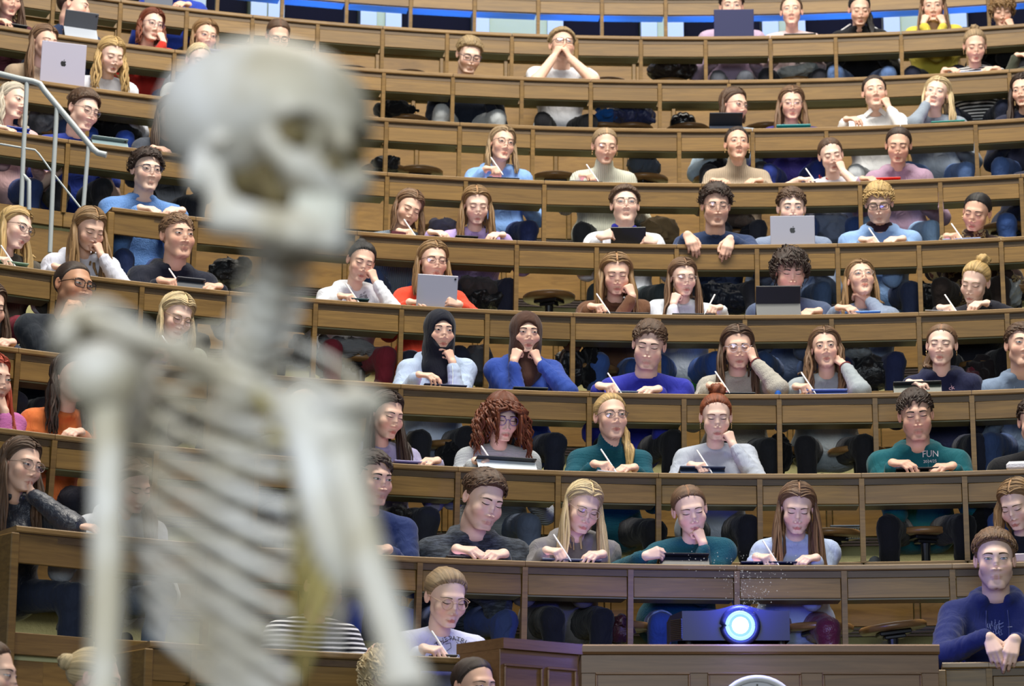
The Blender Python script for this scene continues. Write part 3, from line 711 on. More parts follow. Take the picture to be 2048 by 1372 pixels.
# ------------------------------------------------------------------ hands
CURL = {'flat': ((10, 14, 8),)*4, 'relax': ((28, 32, 20), (32, 36, 22), (36, 38, 24), (40, 40, 24)), 'fist': ((72, 92, 55), (76, 95, 55), (78, 95, 55), (80, 95, 55)),
        'write': ((48, 42, 22), (56, 55, 28), (66, 66, 36), (72, 70, 38)), 'hang': ((32, 34, 18), (30, 38, 20), (34, 40, 22), (40, 42, 24)), 'grip': ((58, 40, 25), (60, 42, 26), (62, 44, 26), (64, 44, 26)),
        'clasp': ((62, 62, 30), (64, 64, 32), (66, 66, 34), (68, 66, 34))}
def hand_mesh(W, d, n, side, curl, sc, fore, h=.0044, rs=None):
    """hand at wrist W, fingers along d, back of the hand towards n; fore = where the forearm comes from. side -1: image left (own right)"""
    d = nrm(d); n = np.array(n, float); n = nrm(n-(n @ d)*d); y = np.cross(n, d); 
    if side > 0: y = -y
    R = np.stack([d, y, n], 1)
    seg = []; yb = (.0275, .0095, -.0085, -.0255); Lf = ((.043, .025, .020), (.047, .029, .021), (.043, .027, .020), (.034, .020, .018))
    for i in range(4):
        seg.append(((.010, yb[i]*.55, 0), (.083-.004*abs(i-1), yb[i], .001-.002*abs(i-1)), .0125, .0108, 0))
        p = np.array([.083-.004*abs(i-1), yb[i], .001-.002*abs(i-1)]); an = 0; r0 = (.0094, .0094, .0090, .0080)[i]; sp = yb[i]*1.2
        for j in range(3):
            an += math.radians(CURL[curl][i][j]+(rs.uniform(-5, 5) if rs is not None else 0)); q = p+Lf[i][j]*np.array([math.cos(an)*math.cos(sp), math.sin(sp)*math.cos(an)*.5, -math.sin(an)])
            seg.append((p, q, r0*(1-.07*j), r0*(1-.07*(j+1)), i+1)); p = q
    if curl in ('fist', 'write', 'clasp', 'grip'): th = [(.022, .020, -.008), (.050, .036, -.024), (.078, .033, -.038), (.097, .020, -.042)]
    elif curl == 'flat': th = [(.022, .022, -.006), (.046, .046, -.012), (.072, .060, -.016), (.094, .068, -.018)]
    else: th = [(.022, .022, -.006), (.048, .044, -.018), (.076, .050, -.028), (.098, .044, -.036)]
    for a, b, ra, rb in zip(th[:-1], th[1:], (.0135, .0108, .0098), (.0108, .0098, .0085)): seg.append((a, b, ra, rb, 5))
    fl = R.T @ (np.array(fore)-W)/sc; fl = fl/np.linalg.norm(fl)*min(.10, np.linalg.norm(fl))
    seg.append(((.006, 0, 0), fl, .0235, .0285, 0))
    pts = np.array([p for s_ in seg for p in s_[:2]]); lo = pts.min(0)-.034; hi = pts.max(0)+.034
    hh = h/sc; P = grid(lo, hi, hh)
    groups = {}
    for a, b, ra, rb, gi in seg:
        e = cap(P, a, b, ra, rb); groups[gi] = e if gi not in groups else smin(groups[gi], e, .010 if gi == 0 else .004)
    D = groups[0]
    for gi in range(1, 6): D = smin(D, groups[gi], .005)
    V, Q = nets(D, lo, hh)
    if side > 0: Q = Q[:, ::-1]
    Vw = W+(V*sc) @ R.T
    return Vw, Q, R

# ------------------------------------------------------------------ people
SKINS = dict(a=srgb('#ecc4ae'), b=srgb('#e0b398'), c=srgb('#f1d0be'), d=srgb('#c69576'), e=srgb('#e4b8a0'))
HAIRC = dict(blond=srgb('#c9aa72'), pale=srgb('#d9c49a'), ash=srgb('#a48c6c'), dkblond=srgb('#957650'), ltbrown=srgb('#7d6047'), brown=srgb('#5b4433'), dkbrown=srgb('#3a2b24'), black=srgb('#1d1a1c'), auburn=srgb('#7a3f28'), red=srgb('#8e4b2b'), plat=srgb('#d6cdbd'), sandy=srgb('#a08a66'))
def ik(S, Wp, L1, L2, pole, desk_y=.23, xc=0.0, wmax=.25):
    d = Wp-S; D = np.linalg.norm(d)
    if D > (L1+L2)*.985: f = D/((L1+L2)*.985); L1 *= f; L2 *= f
    D = max(D, abs(L1-L2)+.03); a = (L1*L1-L2*L2+D*D)/(2*D); hgt = math.sqrt(max(L1*L1-a*a, 1e-6)); u = d/np.linalg.norm(d); c = S+u*a
    e1 = nrm(np.cross(u, (0.31, .2, .93))); e2 = np.cross(u, e1); best = None
    for th in np.linspace(0, 2*PI, 48, endpoint=False):
        v = math.cos(th)*e1+math.sin(th)*e2; E = c+hgt*v; cost = -v @ nrm(pole)+max(0, abs(E[0]-xc)-wmax)*(6 if wmax > .2 else 14)+max(0, E[2]-S[2]+.06)*8
        if E[1] < desk_y and E[2] < .04: cost += (0.05-E[2])*6
        if best is None or cost < best[0]: best = (cost, E)
    return best[1]
NPEOPLE = []
KINDH = {'w': ('write', .05), 'd': ('relax', .07), 'e': ('hang', -.012), 'f': ('fist', None), 'c': ('relax', None), 'h': ('grip', .03), 'k': ('clasp', None), 'n': ('relax', None)}
def person(row, hx, hy, yaw=0, pitch=10, roll=0, sex='f', hair=('long', 'brown', {}), top=('sweat', 'sweater', '#888888'), a=None, b=None, who='', label='', skin='a', glasses=None, legs='#20222c', yl=.235, sx=None, s=1.0, shut=None, q=None, extra=(), hz=None, legkind='denim', noleg=False, zs=0, iris=None, gaze=(0, 0)):
    r = np.random.default_rng(int(hx*7+hy*13+row*101) % 100000); fem = sex == 'f'; m = 0 if fem else 1
    Pw = on_cyl(hx, hy, RHO(row)+yl); phi = phi_of(Pw); M = frame(row, phi); Hc = local(M, Pw)
    loc = lambda px, py, y: local(M, on_cyl(px, py, RHO(row)+y))
    sz = (.965 if fem else 1.02)*s
    qq = dict(s=sz, w=r.uniform(.95, 1.02), h=r.uniform(.98, 1.04), jaw=r.uniform(.93, 1.04) if fem else r.uniform(.97, 1.07), nose=r.uniform(-.003, .003)); qq.update(q or {})
    H = Head(m, qq, Hc, yaw, pitch, roll); N = H.N; T = H.T; res = .0150 if row >= 5 else (.0168 if row >= 3 else .0180)
    hx0 = N[0]*.55 if sx is None else loc(sx, hy+150, .3)[0]
    Hp = np.array([hx0, .50, -.20]); u = nrm(N-Hp); w = (.150 if fem else .180)*s
    S = {}
    hands = {-1: a, 1: b}
    for sd in (-1, 1):
        hk = hands[sd]; up = .02 if hk and hk[0] in 'fck' else 0
        S[sd] = N+np.array([sd*w,   .004, -.068-.010*m+up+zs])-u*.0
    Cc = N-.17*u+np.array([0, .01, 0]); Wc = N+(Hp-N)*.62
    # arms
    arms = {}
    for sd in (-1, 1):
        hk = hands[sd]; L1, L2 = (.265, .228) if fem else (.29, .25); L1 *= s; L2 *= s; hs = (.86 if fem else .97)*s
        if hk is None:
            Wp = np.array([N[0]+sd*.13, .17, -.13]); E = ik(S[sd], Wp, L1, L2, (sd*.7, .5, -.3), -9, N[0]); arms[sd] = (E, Wp, None); continue
        kd, px, py = hk[:3]; curl, yy = KINDH[kd]; inw = -sd
        if kd == 'f': c = loc(px, py, Hc[1]-.065); dd = (inw*.35, .12, 1); nn = (sd*.55, -.85, 0); pole = (sd*.35, -.75, -.7)
        elif kd == 'c': c = loc(px, py, Hc[1]-.05); dd = (inw*.10+.0, .30, 1); nn = (sd*.9, -.50, 0); pole = (sd*.35, -.75, -.7)
        elif kd == 'n': c = loc(px, py, Hc[1]-.035); dd = (inw*.7, .45, .75); nn = (sd*.45, -.8, .3); pole = (sd*.4, -.75, -.7)
        elif kd == 'k': c = loc(px, py, Hc[1]-.125); dd = (inw*.45, -.05, .9); nn = (sd*.75, -.6, .15); pole = (sd*.55, -.45, -.8)
        elif kd == 'w': c = loc(px, py, .05); dd = (inw*.62, -.70, -.12); nn = (sd*.15, -.45, 1); pole = (sd*.55, .4, -.75)
        elif kd == 'd': c = loc(px, py, .055); dd = (inw*.75, -.60, -.10); nn = (0, -.5, 1); pole = (sd*.55, .4, -.75)
        elif kd == 'e': c = loc(px, py, -.018); dd = (inw*.30, -.45, -.85); nn = (sd*.1, -.85, .5); pole = (sd*.5, .3, -.8)
        else: c = loc(px, py, .02); dd = (inw*.9, -.25, .25); nn = (sd*.2, -.9, .35); pole = (sd*.6, .3, -.9)
        if kd in 'wd': c[2] = max(c[2], .034)
        dd = nrm(dd); Wp = c-dd*.068*hs
        E = ik(S[sd], Wp, L1, L2, pole, xc=N[0], wmax=.19 if kd in 'fcnk' else .25)
        if kd in 'fcnk' and len(hk) < 4: pass
        arms[sd] = (E, Wp, (curl, dd, nn, hs))
    # garment
    kind, cut, colr = top[0], top[1], srgb(top[2]); loose = dict(hoodie=.013, sweater=.011, turtle=.010, tee=.006, jacket=.016, cardigan=.013, fleece=.014)[cut]
    long = cut != 'tee'; nz = Nz(r, 16, 42); nz2 = Nz(r, 45, 90)
    lf = loose; bust = .055 if fem else .0
    prims = []; lo = np.minimum.reduce([S[-1], S[1], Hp, N]+[arms[k][i] for k in arms for i in (0, 1)])-.13; hi = np.maximum.reduce([S[-1], S[1], Hp, N]+[arms[k][i] for k in arms for i in (0, 1)])+.13
    hi[2] = max(hi[2]-.05, N[2]+.10)
    def torso(P, o):
        t = [cap(P, Cc+(-.075*s, 0, 0), Cc+(.075*s, 0, 0), .098*s+o), cap(P, Wc+(-.05, .0, 0), Wc+(.05, 0, 0), (.092 if fem else .100)*s+o), cap(P, Hp+(-.07, 0, 0), Hp+(.07, 0, 0), .112+o)]
        for sd in (-1, 1):
            t.append(cap(P, N+(sd*.03, .018, -.020), S[sd]+(0, .0, .008), .046+o*.6, .050+o))
            if bust: t.append(ell(P, Cc+(sd*.066, -.070, -.005), (bust+o, bust+o, bust+o)))
        return uni(t, .05)
    def armd(P, sd, o, full=True):
        E, Wp, hd = arms[sd]; k = (1.0 if fem else 1.13)*s
        up = cap(P, S[sd], E, (.047*k+o), (.038*k+o), .003 if o else 0, 34)
        if not full: up = cap(P, S[sd], S[sd]+(E-S[sd])*.62, (.050*k+o*1.4), (.047*k+o*1.6)); return up
        e2 = Wp+(E-Wp)*.10 if o else Wp
        return smin(up, cap(P, E, e2, (.038*k+o), (.026*k+o*.6), .0035 if o else 0, 42), .02)
    def clothed(P, o):
        D = torso(P, o)
        for sd in (-1, 1): D = smin(D, armd(P, sd, o, long), .022)
        nk = N+np.array([0, .004, 0]); ax_ = nrm(H.Hc-N)
        if cut == 'turtle': D = smin(D, cap(P, nk-ax_*.01, nk+ax_*.055, .062*sz+.004*m, .060*sz), .012)
        elif cut in ('hoodie',):
            for k in range(9):
                t0, t1 = -2.5+5*k/9, -2.5+5*(k+1)/9
                f = lambda t: N+np.array([math.sin(t)*.088, .022+math.cos(t)*.082, .010+.028*math.cos(t)])
                D = smin(D, cap(P, f(t0), f(t1), .024+.006*(math.cos((t0+t1)/2)+1)), .014)
        elif cut in ('jacket', 'fleece'):
            for k in range(8):
                t0, t1 = -2.7+5.4*k/8, -2.7+5.4*(k+1)/8; f = lambda t: N+np.array([math.sin(t)*.066, .006+math.cos(t)*.064, .020+.012*math.cos(t)])
                D = smin(D, cap(P, f(t0), f(t1), .017), .012)
        else:
            for k in range(10):
                t0, t1 = -PI+2*PI*k/10, -PI+2*PI*(k+1)/10; f = lambda t: N+np.array([math.sin(t)*(.064+.006*m), .010+math.cos(t)*(.062+.005*m), -.006+.022*math.cos(t)])
                D = smin(D, cap(P, f(t0), f(t1), .011), .008)
        return D
    G = grid(lo, hi, res); D = clothed(G, lf); D = D+.0045*nz(G)+.0022*nz2(G)
    root_parts = []
    cv, cf = nets(D, lo, res)
    # skin body: head and neck, hands with forearms, and the trunk inside the clothes
    V = H(T['V']); QQ = [T['Q']]; TT = T['T']; cols = [T['C']]; VV = [V]; n = len(V)
    if hair[0] == 'hijab': V[len(T['V'])-2*T['ne']:] = H.pt((0, .03, .0))
    core = D[::2, ::2, ::2]+.028; bv, bf = nets(core, lo, res*2)
    VV.append(bv); QQ.append(bf+n); n += len(bv); cols.append(np.zeros((len(bv), 3)))
    if not long:
        G2 = G; bd = np.minimum(armd(G2, -1, 0), armd(G2, 1, 0)); v2, f2 = nets(bd, lo, res); VV.append(v2); QQ.append(f2+n); n += len(v2); cols.append(np.zeros((len(v2), 3)))
    info = {}
    for sd in (-1, 1):
        E, Wp, hd = arms[sd]
        if hd is None: continue
        v2, f2, R_ = hand_mesh(Wp, hd[1], hd[2], sd, hd[0], hd[3], E, .0054 if row >= 5 else .0068, r); VV.append(v2); QQ.append(f2+n); n += len(v2)
        cc = np.zeros((len(v2), 3)); cc[:, 1] = .45*np.clip((v2-Wp) @ hd[1]/.15, 0, 1); cols.append(cc); info[sd] = (Wp, hd, R_)
    me = mesh('person', np.concatenate(VV), [np.concatenate(QQ), TT], True, None, np.concatenate(cols))
    root = link('person', me, M_skin, None, None, SKINS[skin]); root.matrix_world = M
    tag(root, label, 'person', 'students in the tiers'); NPEOPLE.append(root)
    gname = dict(hoodie='hoodie', sweater='sweater', turtle='turtleneck', tee='shirt', jacket='jacket', cardigan='cardigan', fleece='fleece')[cut]
    garment = link(gname, mesh(gname, cv, cf), CL[kind], root, None, colr)
    # legs
    if not noleg:
        kn = {}; lp = []; sp = r.uniform(.10, .19)
        for sd in (-1, 1):
            K = np.array([hx0*.6+N[0]*.4+sd*(sp+r.uniform(-.02, .03)),   .17+r.uniform(-.03, .05), -.250+r.uniform(-.02, .03)]); kn[sd] = (Hp+(sd*.085, -.02, -.02), K, K+np.array([sd*r.uniform(-.05, .04), r.uniform(.06, .16), -.40]))
        l0 = np.minimum.reduce([p for k in kn.values() for p in k])-.12; l1 = np.maximum.reduce([p for k in kn.values() for p in k])+.12; hl = .028
        G3 = grid(l0, l1, hl); dl = None
        for sd in (-1, 1):
            p0, p1, p2 = kn[sd]; e = smin(cap(G3, p0, p1, .082, .060, .004, 26), cap(G3, p1, p2, .058, .043, .004, 30), .02); dl = e if dl is None else smin(dl, e, .02)
        dl = dl+.005*nz(G3); tv, tf = nets(dl, l0, hl); link('trousers', mesh('trousers', tv, tf), CL[legkind], root, None, tuple(min(.8, c*1.5+.004) for c in srgb(legs)))
    # hair
    body = lambda p: clothed((p[:, 0].astype(np.float32), p[:, 1].astype(np.float32), p[:, 2].astype(np.float32)), lf)
    hk, hc, ho = (hair+({},))[:3]; hcol = HAIRC[hc] if hc in HAIRC else srgb(hc)
    if hk == 'hijab':
        lo3 = np.minimum(Hc, N)-.20; hi3 = np.maximum(Hc, N)+.17; hh = .0078; G4 = grid(lo3, hi3, hh)
        Pl = [sum(H.R[i, j]*(G4[i]-Hc[i]) for i in range(3))/sz for j in range(3)]
        d1 = ell(Pl, (0, .012, .028), (.089, .112, .101)); d1 = smin(d1, ell(Pl, (0, -.012, -.055), (.078, .090, .085)), .04)
        d1 = smin(d1, cap(G4, N+(0, -.01, .05), N+(0, -.015, -.035), .082, .10), .05); d1 = smin(d1, cap(G4, N+(0, -.035, -.02), N+(0, -.075, -.10), .062, .045), .04)
        d1 = d1+.0035*Nz(r, 30, 60)(G4); d1 = smax(d1, -ell(Pl, (0, -.125, -.018), (.062, .092, .082)), .012)
        hv, hf = nets(d1, lo3, hh); link('headscarf', mesh('headscarf', hv, hf), CL['sweat'], root, None, hcol)
        d0 = None
    else:
        link('hair', build_hair(hk, H, body, r, fem, ho), M_hair, root, None, hcol)
        if hk in ('pony', 'bun') and 0: pass
    # eyes and brows
    down = pitch > 13 if shut is None else shut
    ir = {'blue': (.16, .24, .30), 'brown': (.075, .035, .016), 'green': (.14, .15, .07)}[iris or r.choice(['blue', 'brown', 'green'])]
    bcol = np.array(hcol)*.55 if hk != 'hijab' else np.array(srgb('#2a201c'))
    for sd in (-1, 1):
        v, f_, c = T['strip'](sd, 'down' if down else 'open', ir, gaze); link('eye', mesh('eye', H(v), f_, True, None, c), M_eye, root)
        v, f_ = T['brow'](sd); link('eyebrow', mesh('eyebrow', H(v), f_, True, np.stack([v[:, 2]*900, v[:, 0]*30], -1), np.ones((len(v), 3))), M_hair, root, None, bcol)
    # spectacles
    if glasses:
        gk, gc = glasses; mb = MB(); rx, rz, tr = dict(round=(.0235, .0225, .0012), oval=(.0255, .0195, .0011), rect=(.0265, .0185, .0020), thick=(.0255, .0205, .0022))[gk]
        th = np.linspace(0, 2*PI, 20); lens = MB()
        for sd in (-1, 1):
            pw = .55 if gk in ('rect', 'thick') else 1.0
            cx_ = np.sign(np.cos(th))*np.abs(np.cos(th))**pw*rx; cz_ = np.sign(np.sin(th))*np.abs(np.sin(th))**pw*rz
            rim = np.stack([sd*.0335+cx_, -.103+.12*((sd*.0335+cx_)/.06)**2*.055, -.001+cz_], -1)
            mb.tube(H(rim, False), tr, 5, False)
            lens.add(np.concatenate([H(rim[:-1], False), [H.pt((sd*.0335, -.1035, -.001))]]), (), np.stack([np.arange(19), (np.arange(19)+1) % 19, np.full(19, 19)], -1))
            mb.tube(H(np.array([[sd*(.0335+rx), -.0985, .006], [sd*.070, -.085, .010], [sd*.0755, -.03, .010], [sd*.0785, .008, .006]]), False), tr, 5, False)
        mb.tube(H(np.array([[-.0115, -.1025, .003], [0, -.1075, .007], [.0115, -.1025, .003]]), False), tr, 5, False)
        gl = mb.build('glasses', M_frame, root, None, True, srgb(gc)); lens.build('lens', M_lens, gl)
    # small extras on the clothes
    ctx = dict(root=root, M=M, H=H, N=N, S=S, arms=arms, hands=info, garment=garment, gv=cv, gf=cf, who=who, row=row, loc=loc, r=r, Cc=Cc, Wc=Wc)
    if cut == 'hoodie' and 'nostring' not in extra:
        for sd in (-1, 1): drape(ctx, [(sd*.045, 0, -.055), (sd*.048, 0, -.11), (sd*.046, 0, -.17)], .0026, 'drawstring', np.clip(np.array(colr)*1.5+.03, 0, .85))
    if 'zip' in extra: drape(ctx, [(0, 0, -.05), (.002, 0, -.12), (0, 0, -.22)], .004, 'zip', (.06, .06, .06))
    if 'trackstripe' in extra:
        for sd in (-1, 1):
            E = arms[sd][0]; t = np.linspace(0, 1, 8)[:, None]; p = (N+(sd*.06, 0, -.01))*(1-t)+S[sd]*t+np.array([0, 0, .066]); q2 = S[sd]*(1-t)+E*t+np.array([sd*.062, -.01, .01])
            MB().tube(np.concatenate([p[:-1], q2]), .006, 6).build('stripe', CL['sweat'], root, None, True, (.75, .75, .78))
    if 'earring' in extra:
        for sd in (-1, 1): tt = np.linspace(0, 2*PI, 14); MB().tube(H(np.stack([np.full(14, sd*.082), .006+.011*np.cos(tt), -.040+.013*np.sin(tt)], -1), False), .0016, 5, False).build('earring', M_gold, root, None, True)
    if 'watch' in extra and -1 in info:
        Wp, hd, R_ = info[-1]; tt = np.linspace(0, 2*PI, 16)[:, None]; ax = nrm(arms[-1][0]-Wp); e1 = nrm(np.cross(ax, (0, 0, 1))); e2 = np.cross(ax, e1)
        MB().tube(Wp+ax*.02+(np.cos(tt)*e1+np.sin(tt)*e2)*.031, .006, 6, False).build('watch', M_metal, root, None, True)
    if 'bracelet' in extra and 1 in info:
        Wp, hd, R_ = info[1]; tt = np.linspace(0, 2*PI, 16)[:, None]; ax = nrm(arms[1][0]-Wp); e1 = nrm(np.cross(ax, (0, 0, 1))); e2 = np.cross(ax, e1)
        MB().tube(Wp+ax*.012+(np.cos(tt)*e1+np.sin(tt)*e2)*.030, .0035, 5, False).build('bracelet', M_obj, root, None, True, (.25, .04, .04))
    if 'collar' in extra:
        for sd in (-1, 1): MB().prism([(0, 0), (.0, .03), (.006, .03), (.006, 0)], -.03, .03).build('collar', CL['sweat'], root, Matrix.Translation(Vector(N+(sd*.042, -.064, -.002))) @ Matrix.Rotation(sd*.6, 4, 'Z') @ Matrix.Rotation(sd*.5, 4, 'Y'), False, np.clip(np.array(colr)*1.1, 0, .9))
    for sd in (-1, 1):
        if hands[sd] and hands[sd][0] == 'w': pen(ctx, sd, 'own right' if sd < 0 else 'own left')
    return ctx
def bvh_of(ctx): 
    if 'bvh' not in ctx: ctx['bvh'] = BVHTree.FromPolygons([tuple(v) for v in ctx['gv'].tolist()], ctx['gf'].tolist())
    return ctx['bvh']
def onto(ctx, p, off=.002):
    """drop a point given relative to the neck base back onto the front of the clothes"""
    o = Vector((p[0], -.6, p[2])); h = bvh_of(ctx).ray_cast(o, Vector((0, 1, 0)))
    return np.array(h[0])-np.array([0, off, 0]) if h[0] is not None else None
def drape(ctx, pts, rad, name, col):
    k = np.array(pts, float); t = np.linspace(0, len(k)-1, 9); P = np.stack([np.interp(t, np.arange(len(k)), k[:, i]) for i in range(3)], -1)+ctx['N']
    Q = [onto(ctx, p, rad*.6) for p in P]; Q = [q for q in Q if q is not None]
    if len(Q) > 2: MB().tube(np.array(Q), rad, 6).build(name, M_obj, ctx['root'], None, True, col)
def pen(ctx, sd, which, col=(.80, .80, .82)):
    Wp, hd, R_ = ctx['hands'][sd]; sc = hd[3]; d = R_[:, 0]; y = R_[:, 1]; n = R_[:, 2]
    g = Wp+(d*.112+y*.030-n*.030)*sc; ax = nrm(np.array([sd*.42, .40, .80])); tip = g-ax*.035; tail = g+ax*.125
    o = MB().tube([tip, tip+ax*.012, tip+ax*.02, tail-ax*.004, tail], [.0012, .0038, .0045, .0045, .003], 8).build('stylus', M_white if col[0] > .5 else M_obj, None, None, True, col)
    o.matrix_world = ctx['M']; tag(o, f"stylus held by {ctx['who']}", 'stylus', 'writing styluses'); return o

# ------------------------------------------------------------------ the tiers: curved oak desk rows on plastered risers
ROWPOST = {-1: (1077, 127.4), 0: (1024, 129.3), 1: (1044, 138.2), 2: (1066, 146.6), 3: (1089, 157.5), 4: (1034, 160.2), 5: (975, 172.0), 6: (990.5, 189.5), 7: (1117, 201.5), 8: (1051, 211.5), 9: (1060, 226), 10: (1060, 238)}
RNAME = {-1: 'top row under the night windows', 0: 'second row from the top', 1: 'third row from the top', 2: 'fourth row from the top', 3: 'fifth row from the top', 4: 'sixth row, ending at the handrail', 5: 'seventh row from the top', 6: 'eighth row from the top', 7: 'ninth row from the top', 8: 'row right behind the projector', 9: 'lowest row, beside the lectern'}
START = {4: 224, 8: 33, 9: 300}
ROWS = {}
M_shelf = wood_mat('shelf_green_bounce', (0.15, 0.14, 0.06), (0.28, 0.255, 0.12), .5)  # greenish light on the undersides is painted into the oak tones
def lbox(a, b, bev=.002): return MB().box(a, b, bev)
def dataof(mb, name):
    V = np.concatenate(mb.V); fs = ([np.concatenate(mb.Q)] if mb.Q else [])+([np.concatenate(mb.T)] if mb.T else []); return mesh(name, V, fs, False)
SPANS = [(k, START.get(k, -170), 2230) for k in range(-1, 9)]+[(9, 300, 1012), (9, 1884, 2230)]
for k, lopx, hipx in SPANS:
    p0x, bpx = ROWPOST[k]
    phc = phi_px(k, p0x, -.1); stp = (phi_px(k, p0x+bpx*3, -.1)-phi_px(k, p0x-bpx*3, -.1))/6
    lo = phi_px(k, lopx); hi = phi_px(k, hipx); cut = lopx > -100
    i0 = math.floor((lo-phc)/stp) if not cut else math.ceil((lo-phc)/stp+.05); i1 = math.ceil((hi-phc)/stp) if hipx > 2200 else math.floor((hi-phc)/stp)
    rho = RHO(k); hw = rho*math.sin(stp/2); sag = rho*(1-math.cos(stp/2))
    desk = empty('desk_row', frame(k, phc)); Mi = desk.matrix_world.inverted()
    tag(desk, f"curved oak writing desk, {RNAME[k] if k < 9 else ('lowest row, left of the lectern' if lopx < 1000 else 'lowest row, right of the lectern')}", 'desk', 'curved desk rows'); ROWS[k] = desk
    def put(name, me, mat, ph, y=0, z=0, par=None):
        o = link(name, me, mat, par or desk); o.matrix_parent_inverse = Matrix(); o.matrix_local = (Mi if par is None else par.matrix_world.inverted()) @ frame(k, ph, y, z); return o
    # writing boards, two bays each, with the moulded front edge
    prof = [(.004, -.026), (0, -.020), (0, -.004), (.004, 0), (.22, -.012), (.22, -.030)]
    edges = [lo if cut else phc+stp*i0]+[phc+stp*i for i in range(i0, i1+1) if (i-i0) % 2 == 0 and phc+stp*i > lo+.002]+[hi]
    edges = sorted(set(edges))
    for a, b in zip(edges[:-1], edges[1:]):
        if b-a < 1e-4: continue
        o = arc_band(MB(), k, prof, a+.0002, b-.0002, 4).build('desk_board', M_desk, desk); o.data.transform(Mi @ Matrix()) if False else None
        o.matrix_local = Mi
    o = arc_band(MB(), k, [(.016, -.027), (.036, -.027), (.036, -.056), (.016, -.056)], lo, hi, 60).build('apron', M_dark, desk); o.matrix_local = Mi
    pan = dataof(lbox((-hw+.0135, .010, -.150), (hw-.0135, .028, -.058), .003), 'panel')
    post = dataof(MB().prism([(.000, -.028), (.040, -.028), (.070, -.43), (.036, -.43)], -.0125, .0125), 'post')
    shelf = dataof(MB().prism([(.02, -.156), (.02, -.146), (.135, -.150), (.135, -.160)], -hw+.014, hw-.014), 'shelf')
    rail = dataof(lbox((-hw, .045, -.515), (hw, .072, -.425), .003), 'foot_rail')
    bpan = dataof(lbox((-hw+.014, .062, -.735), (hw-.014, .074, -.535), .003), 'back_panel')
    stile = dataof(lbox((-.013, .055, -.735), (.013, .076, -.515), .002), 'stile')
    for i in range(i0, i1):
        ph = phc+stp*(i+.5)
        put('panel', pan, M_wood, ph)
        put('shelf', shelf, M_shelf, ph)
        put('foot_rail', rail, M_wood, ph, -sag)
        put('back_panel', bpan, M_back, ph-stp*.5, -sag*.5); put('stile', stile, M_wood, ph)
    for i in range(i0, i1+1): put('post', post, M_wood, phc+stp*i)
    for z in (-.742, -.757, -.772):
        o = arc_band(MB(), k, [(.058, z), (.072, z), (.072, z-.010), (.058, z-.010)], lo, hi, 50).build('grille_slat', M_grille, desk); o.matrix_local = Mi
    if cut:      # solid end of a row that stops at the steps
        o = MB().box((-.022, -.004, -1.10), (.016, .26, -.030), .004).build('end_panel', M_wood, desk); o.matrix_local = Mi @ frame(k, lo)
        prv = MB().box((.0, .012, -.150), (RHO(k)*(phc+stp*i0-lo), .028, -.030), .003).build('panel', M_wood, desk); prv.matrix_local = Mi @ frame(k, lo)
        prv = MB().box((.0, .045, -.515), (RHO(k)*(phc+stp*i0-lo), .072, -.425), .003).build('foot_rail', M_wood, desk); prv.matrix_local = Mi @ frame(k, lo)
        prv = MB().box((.0, .062, -.735), (RHO(k)*(phc+stp*i0-lo), .074, -.535), .003).build('back_panel', M_back, desk); prv.matrix_local = Mi @ frame(k, lo)
    # riser wall below and the platform the sitters' feet stand on
    wl = arc_band(MB(), k, [(.080, -.50), (.10, -.50), (.10, -1.32), (.080, -1.32)], lo, hi, 50).build('wall_riser', M_plaster); tag(wl, kind='structure')
    fl = arc_band(MB(), k, [(.09, -.70), (.80, -.70), (.80, -.73), (.09, -.73)], lo, hi, 50).build('floor', M_floor); tag(fl, kind='structure')

# the corridor behind the top row: pale green wall with tall dark windows, lit blue from behind the desk
wy = .95
def wall_piece(x0, x1, z0, z1, y0, y1, mat, name, kind='structure'):
    pass
pale = NT('pale_green_wall'); v_ = pale.coords('Object'); pale.base(pale.mix(pale.noise(v_, 3, 2), (.30, .40, .27), (.36, .45, .32))); pale.set(Roughness=.8); M_pale = pale.m
M_reveal = plain('window_reveal', (.36, .48, .54), .6)
M_night = NT('night_glass'); M_night.base((.004, .005, .013)); M_night.set(Roughness=.5); M_night.b.inputs['Specular IOR Level'].default_value = .02; M_night = M_night.m
darks = [(250, 330), (410, 500), (567, 720), (802, 946), (1126, 1282), (1367, 1525), (1611, 1768), (1934, 2092)]
kx = -1; last = phi_px(kx, -200, 0, wy); wn = 0
for a, b in darks+[(2260, 2262)]:
    pa, pb = phi_px(kx, a, 0, wy), phi_px(kx, b, 0, wy)
    o = arc_band(MB(), kx, [(wy, -1.2), (wy+.3, -1.2), (wy+.3, .9), (wy, .9)], last, pa, 4).build('wall_back', M_pale); tag(o, kind='structure')
    if b < 2200:
        wn += 1
        w = arc_band(MB(), kx, [(wy+.10, -1.2), (wy+.30, -1.2), (wy+.30, .9), (wy+.10, .9)], pa+.001, pb-.001, 3).build('window_%d' % wn, M_night); tag(w, kind='structure')
        for e, nm in ((pa, 'window_frame'), (pb, 'window_frame')):
            sg = 1 if e == pa else -1
            f_ = arc_band(MB(), kx, [(wy-.03, -1.2), (wy+.12, -1.2), (wy+.12, .9), (wy-.03, .9)], min(e, e-sg*.010), max(e, e-sg*.010), 1).build(nm, M_reveal, w)
    last = pb
fl = arc_band(MB(), -1, [(.70, -.70), (1.4, -.70), (1.4, -.75), (.70, -.75)], phi_px(-1, -200), phi_px(-1, 2300), 30).build('floor', M_floor); tag(fl, kind='structure')
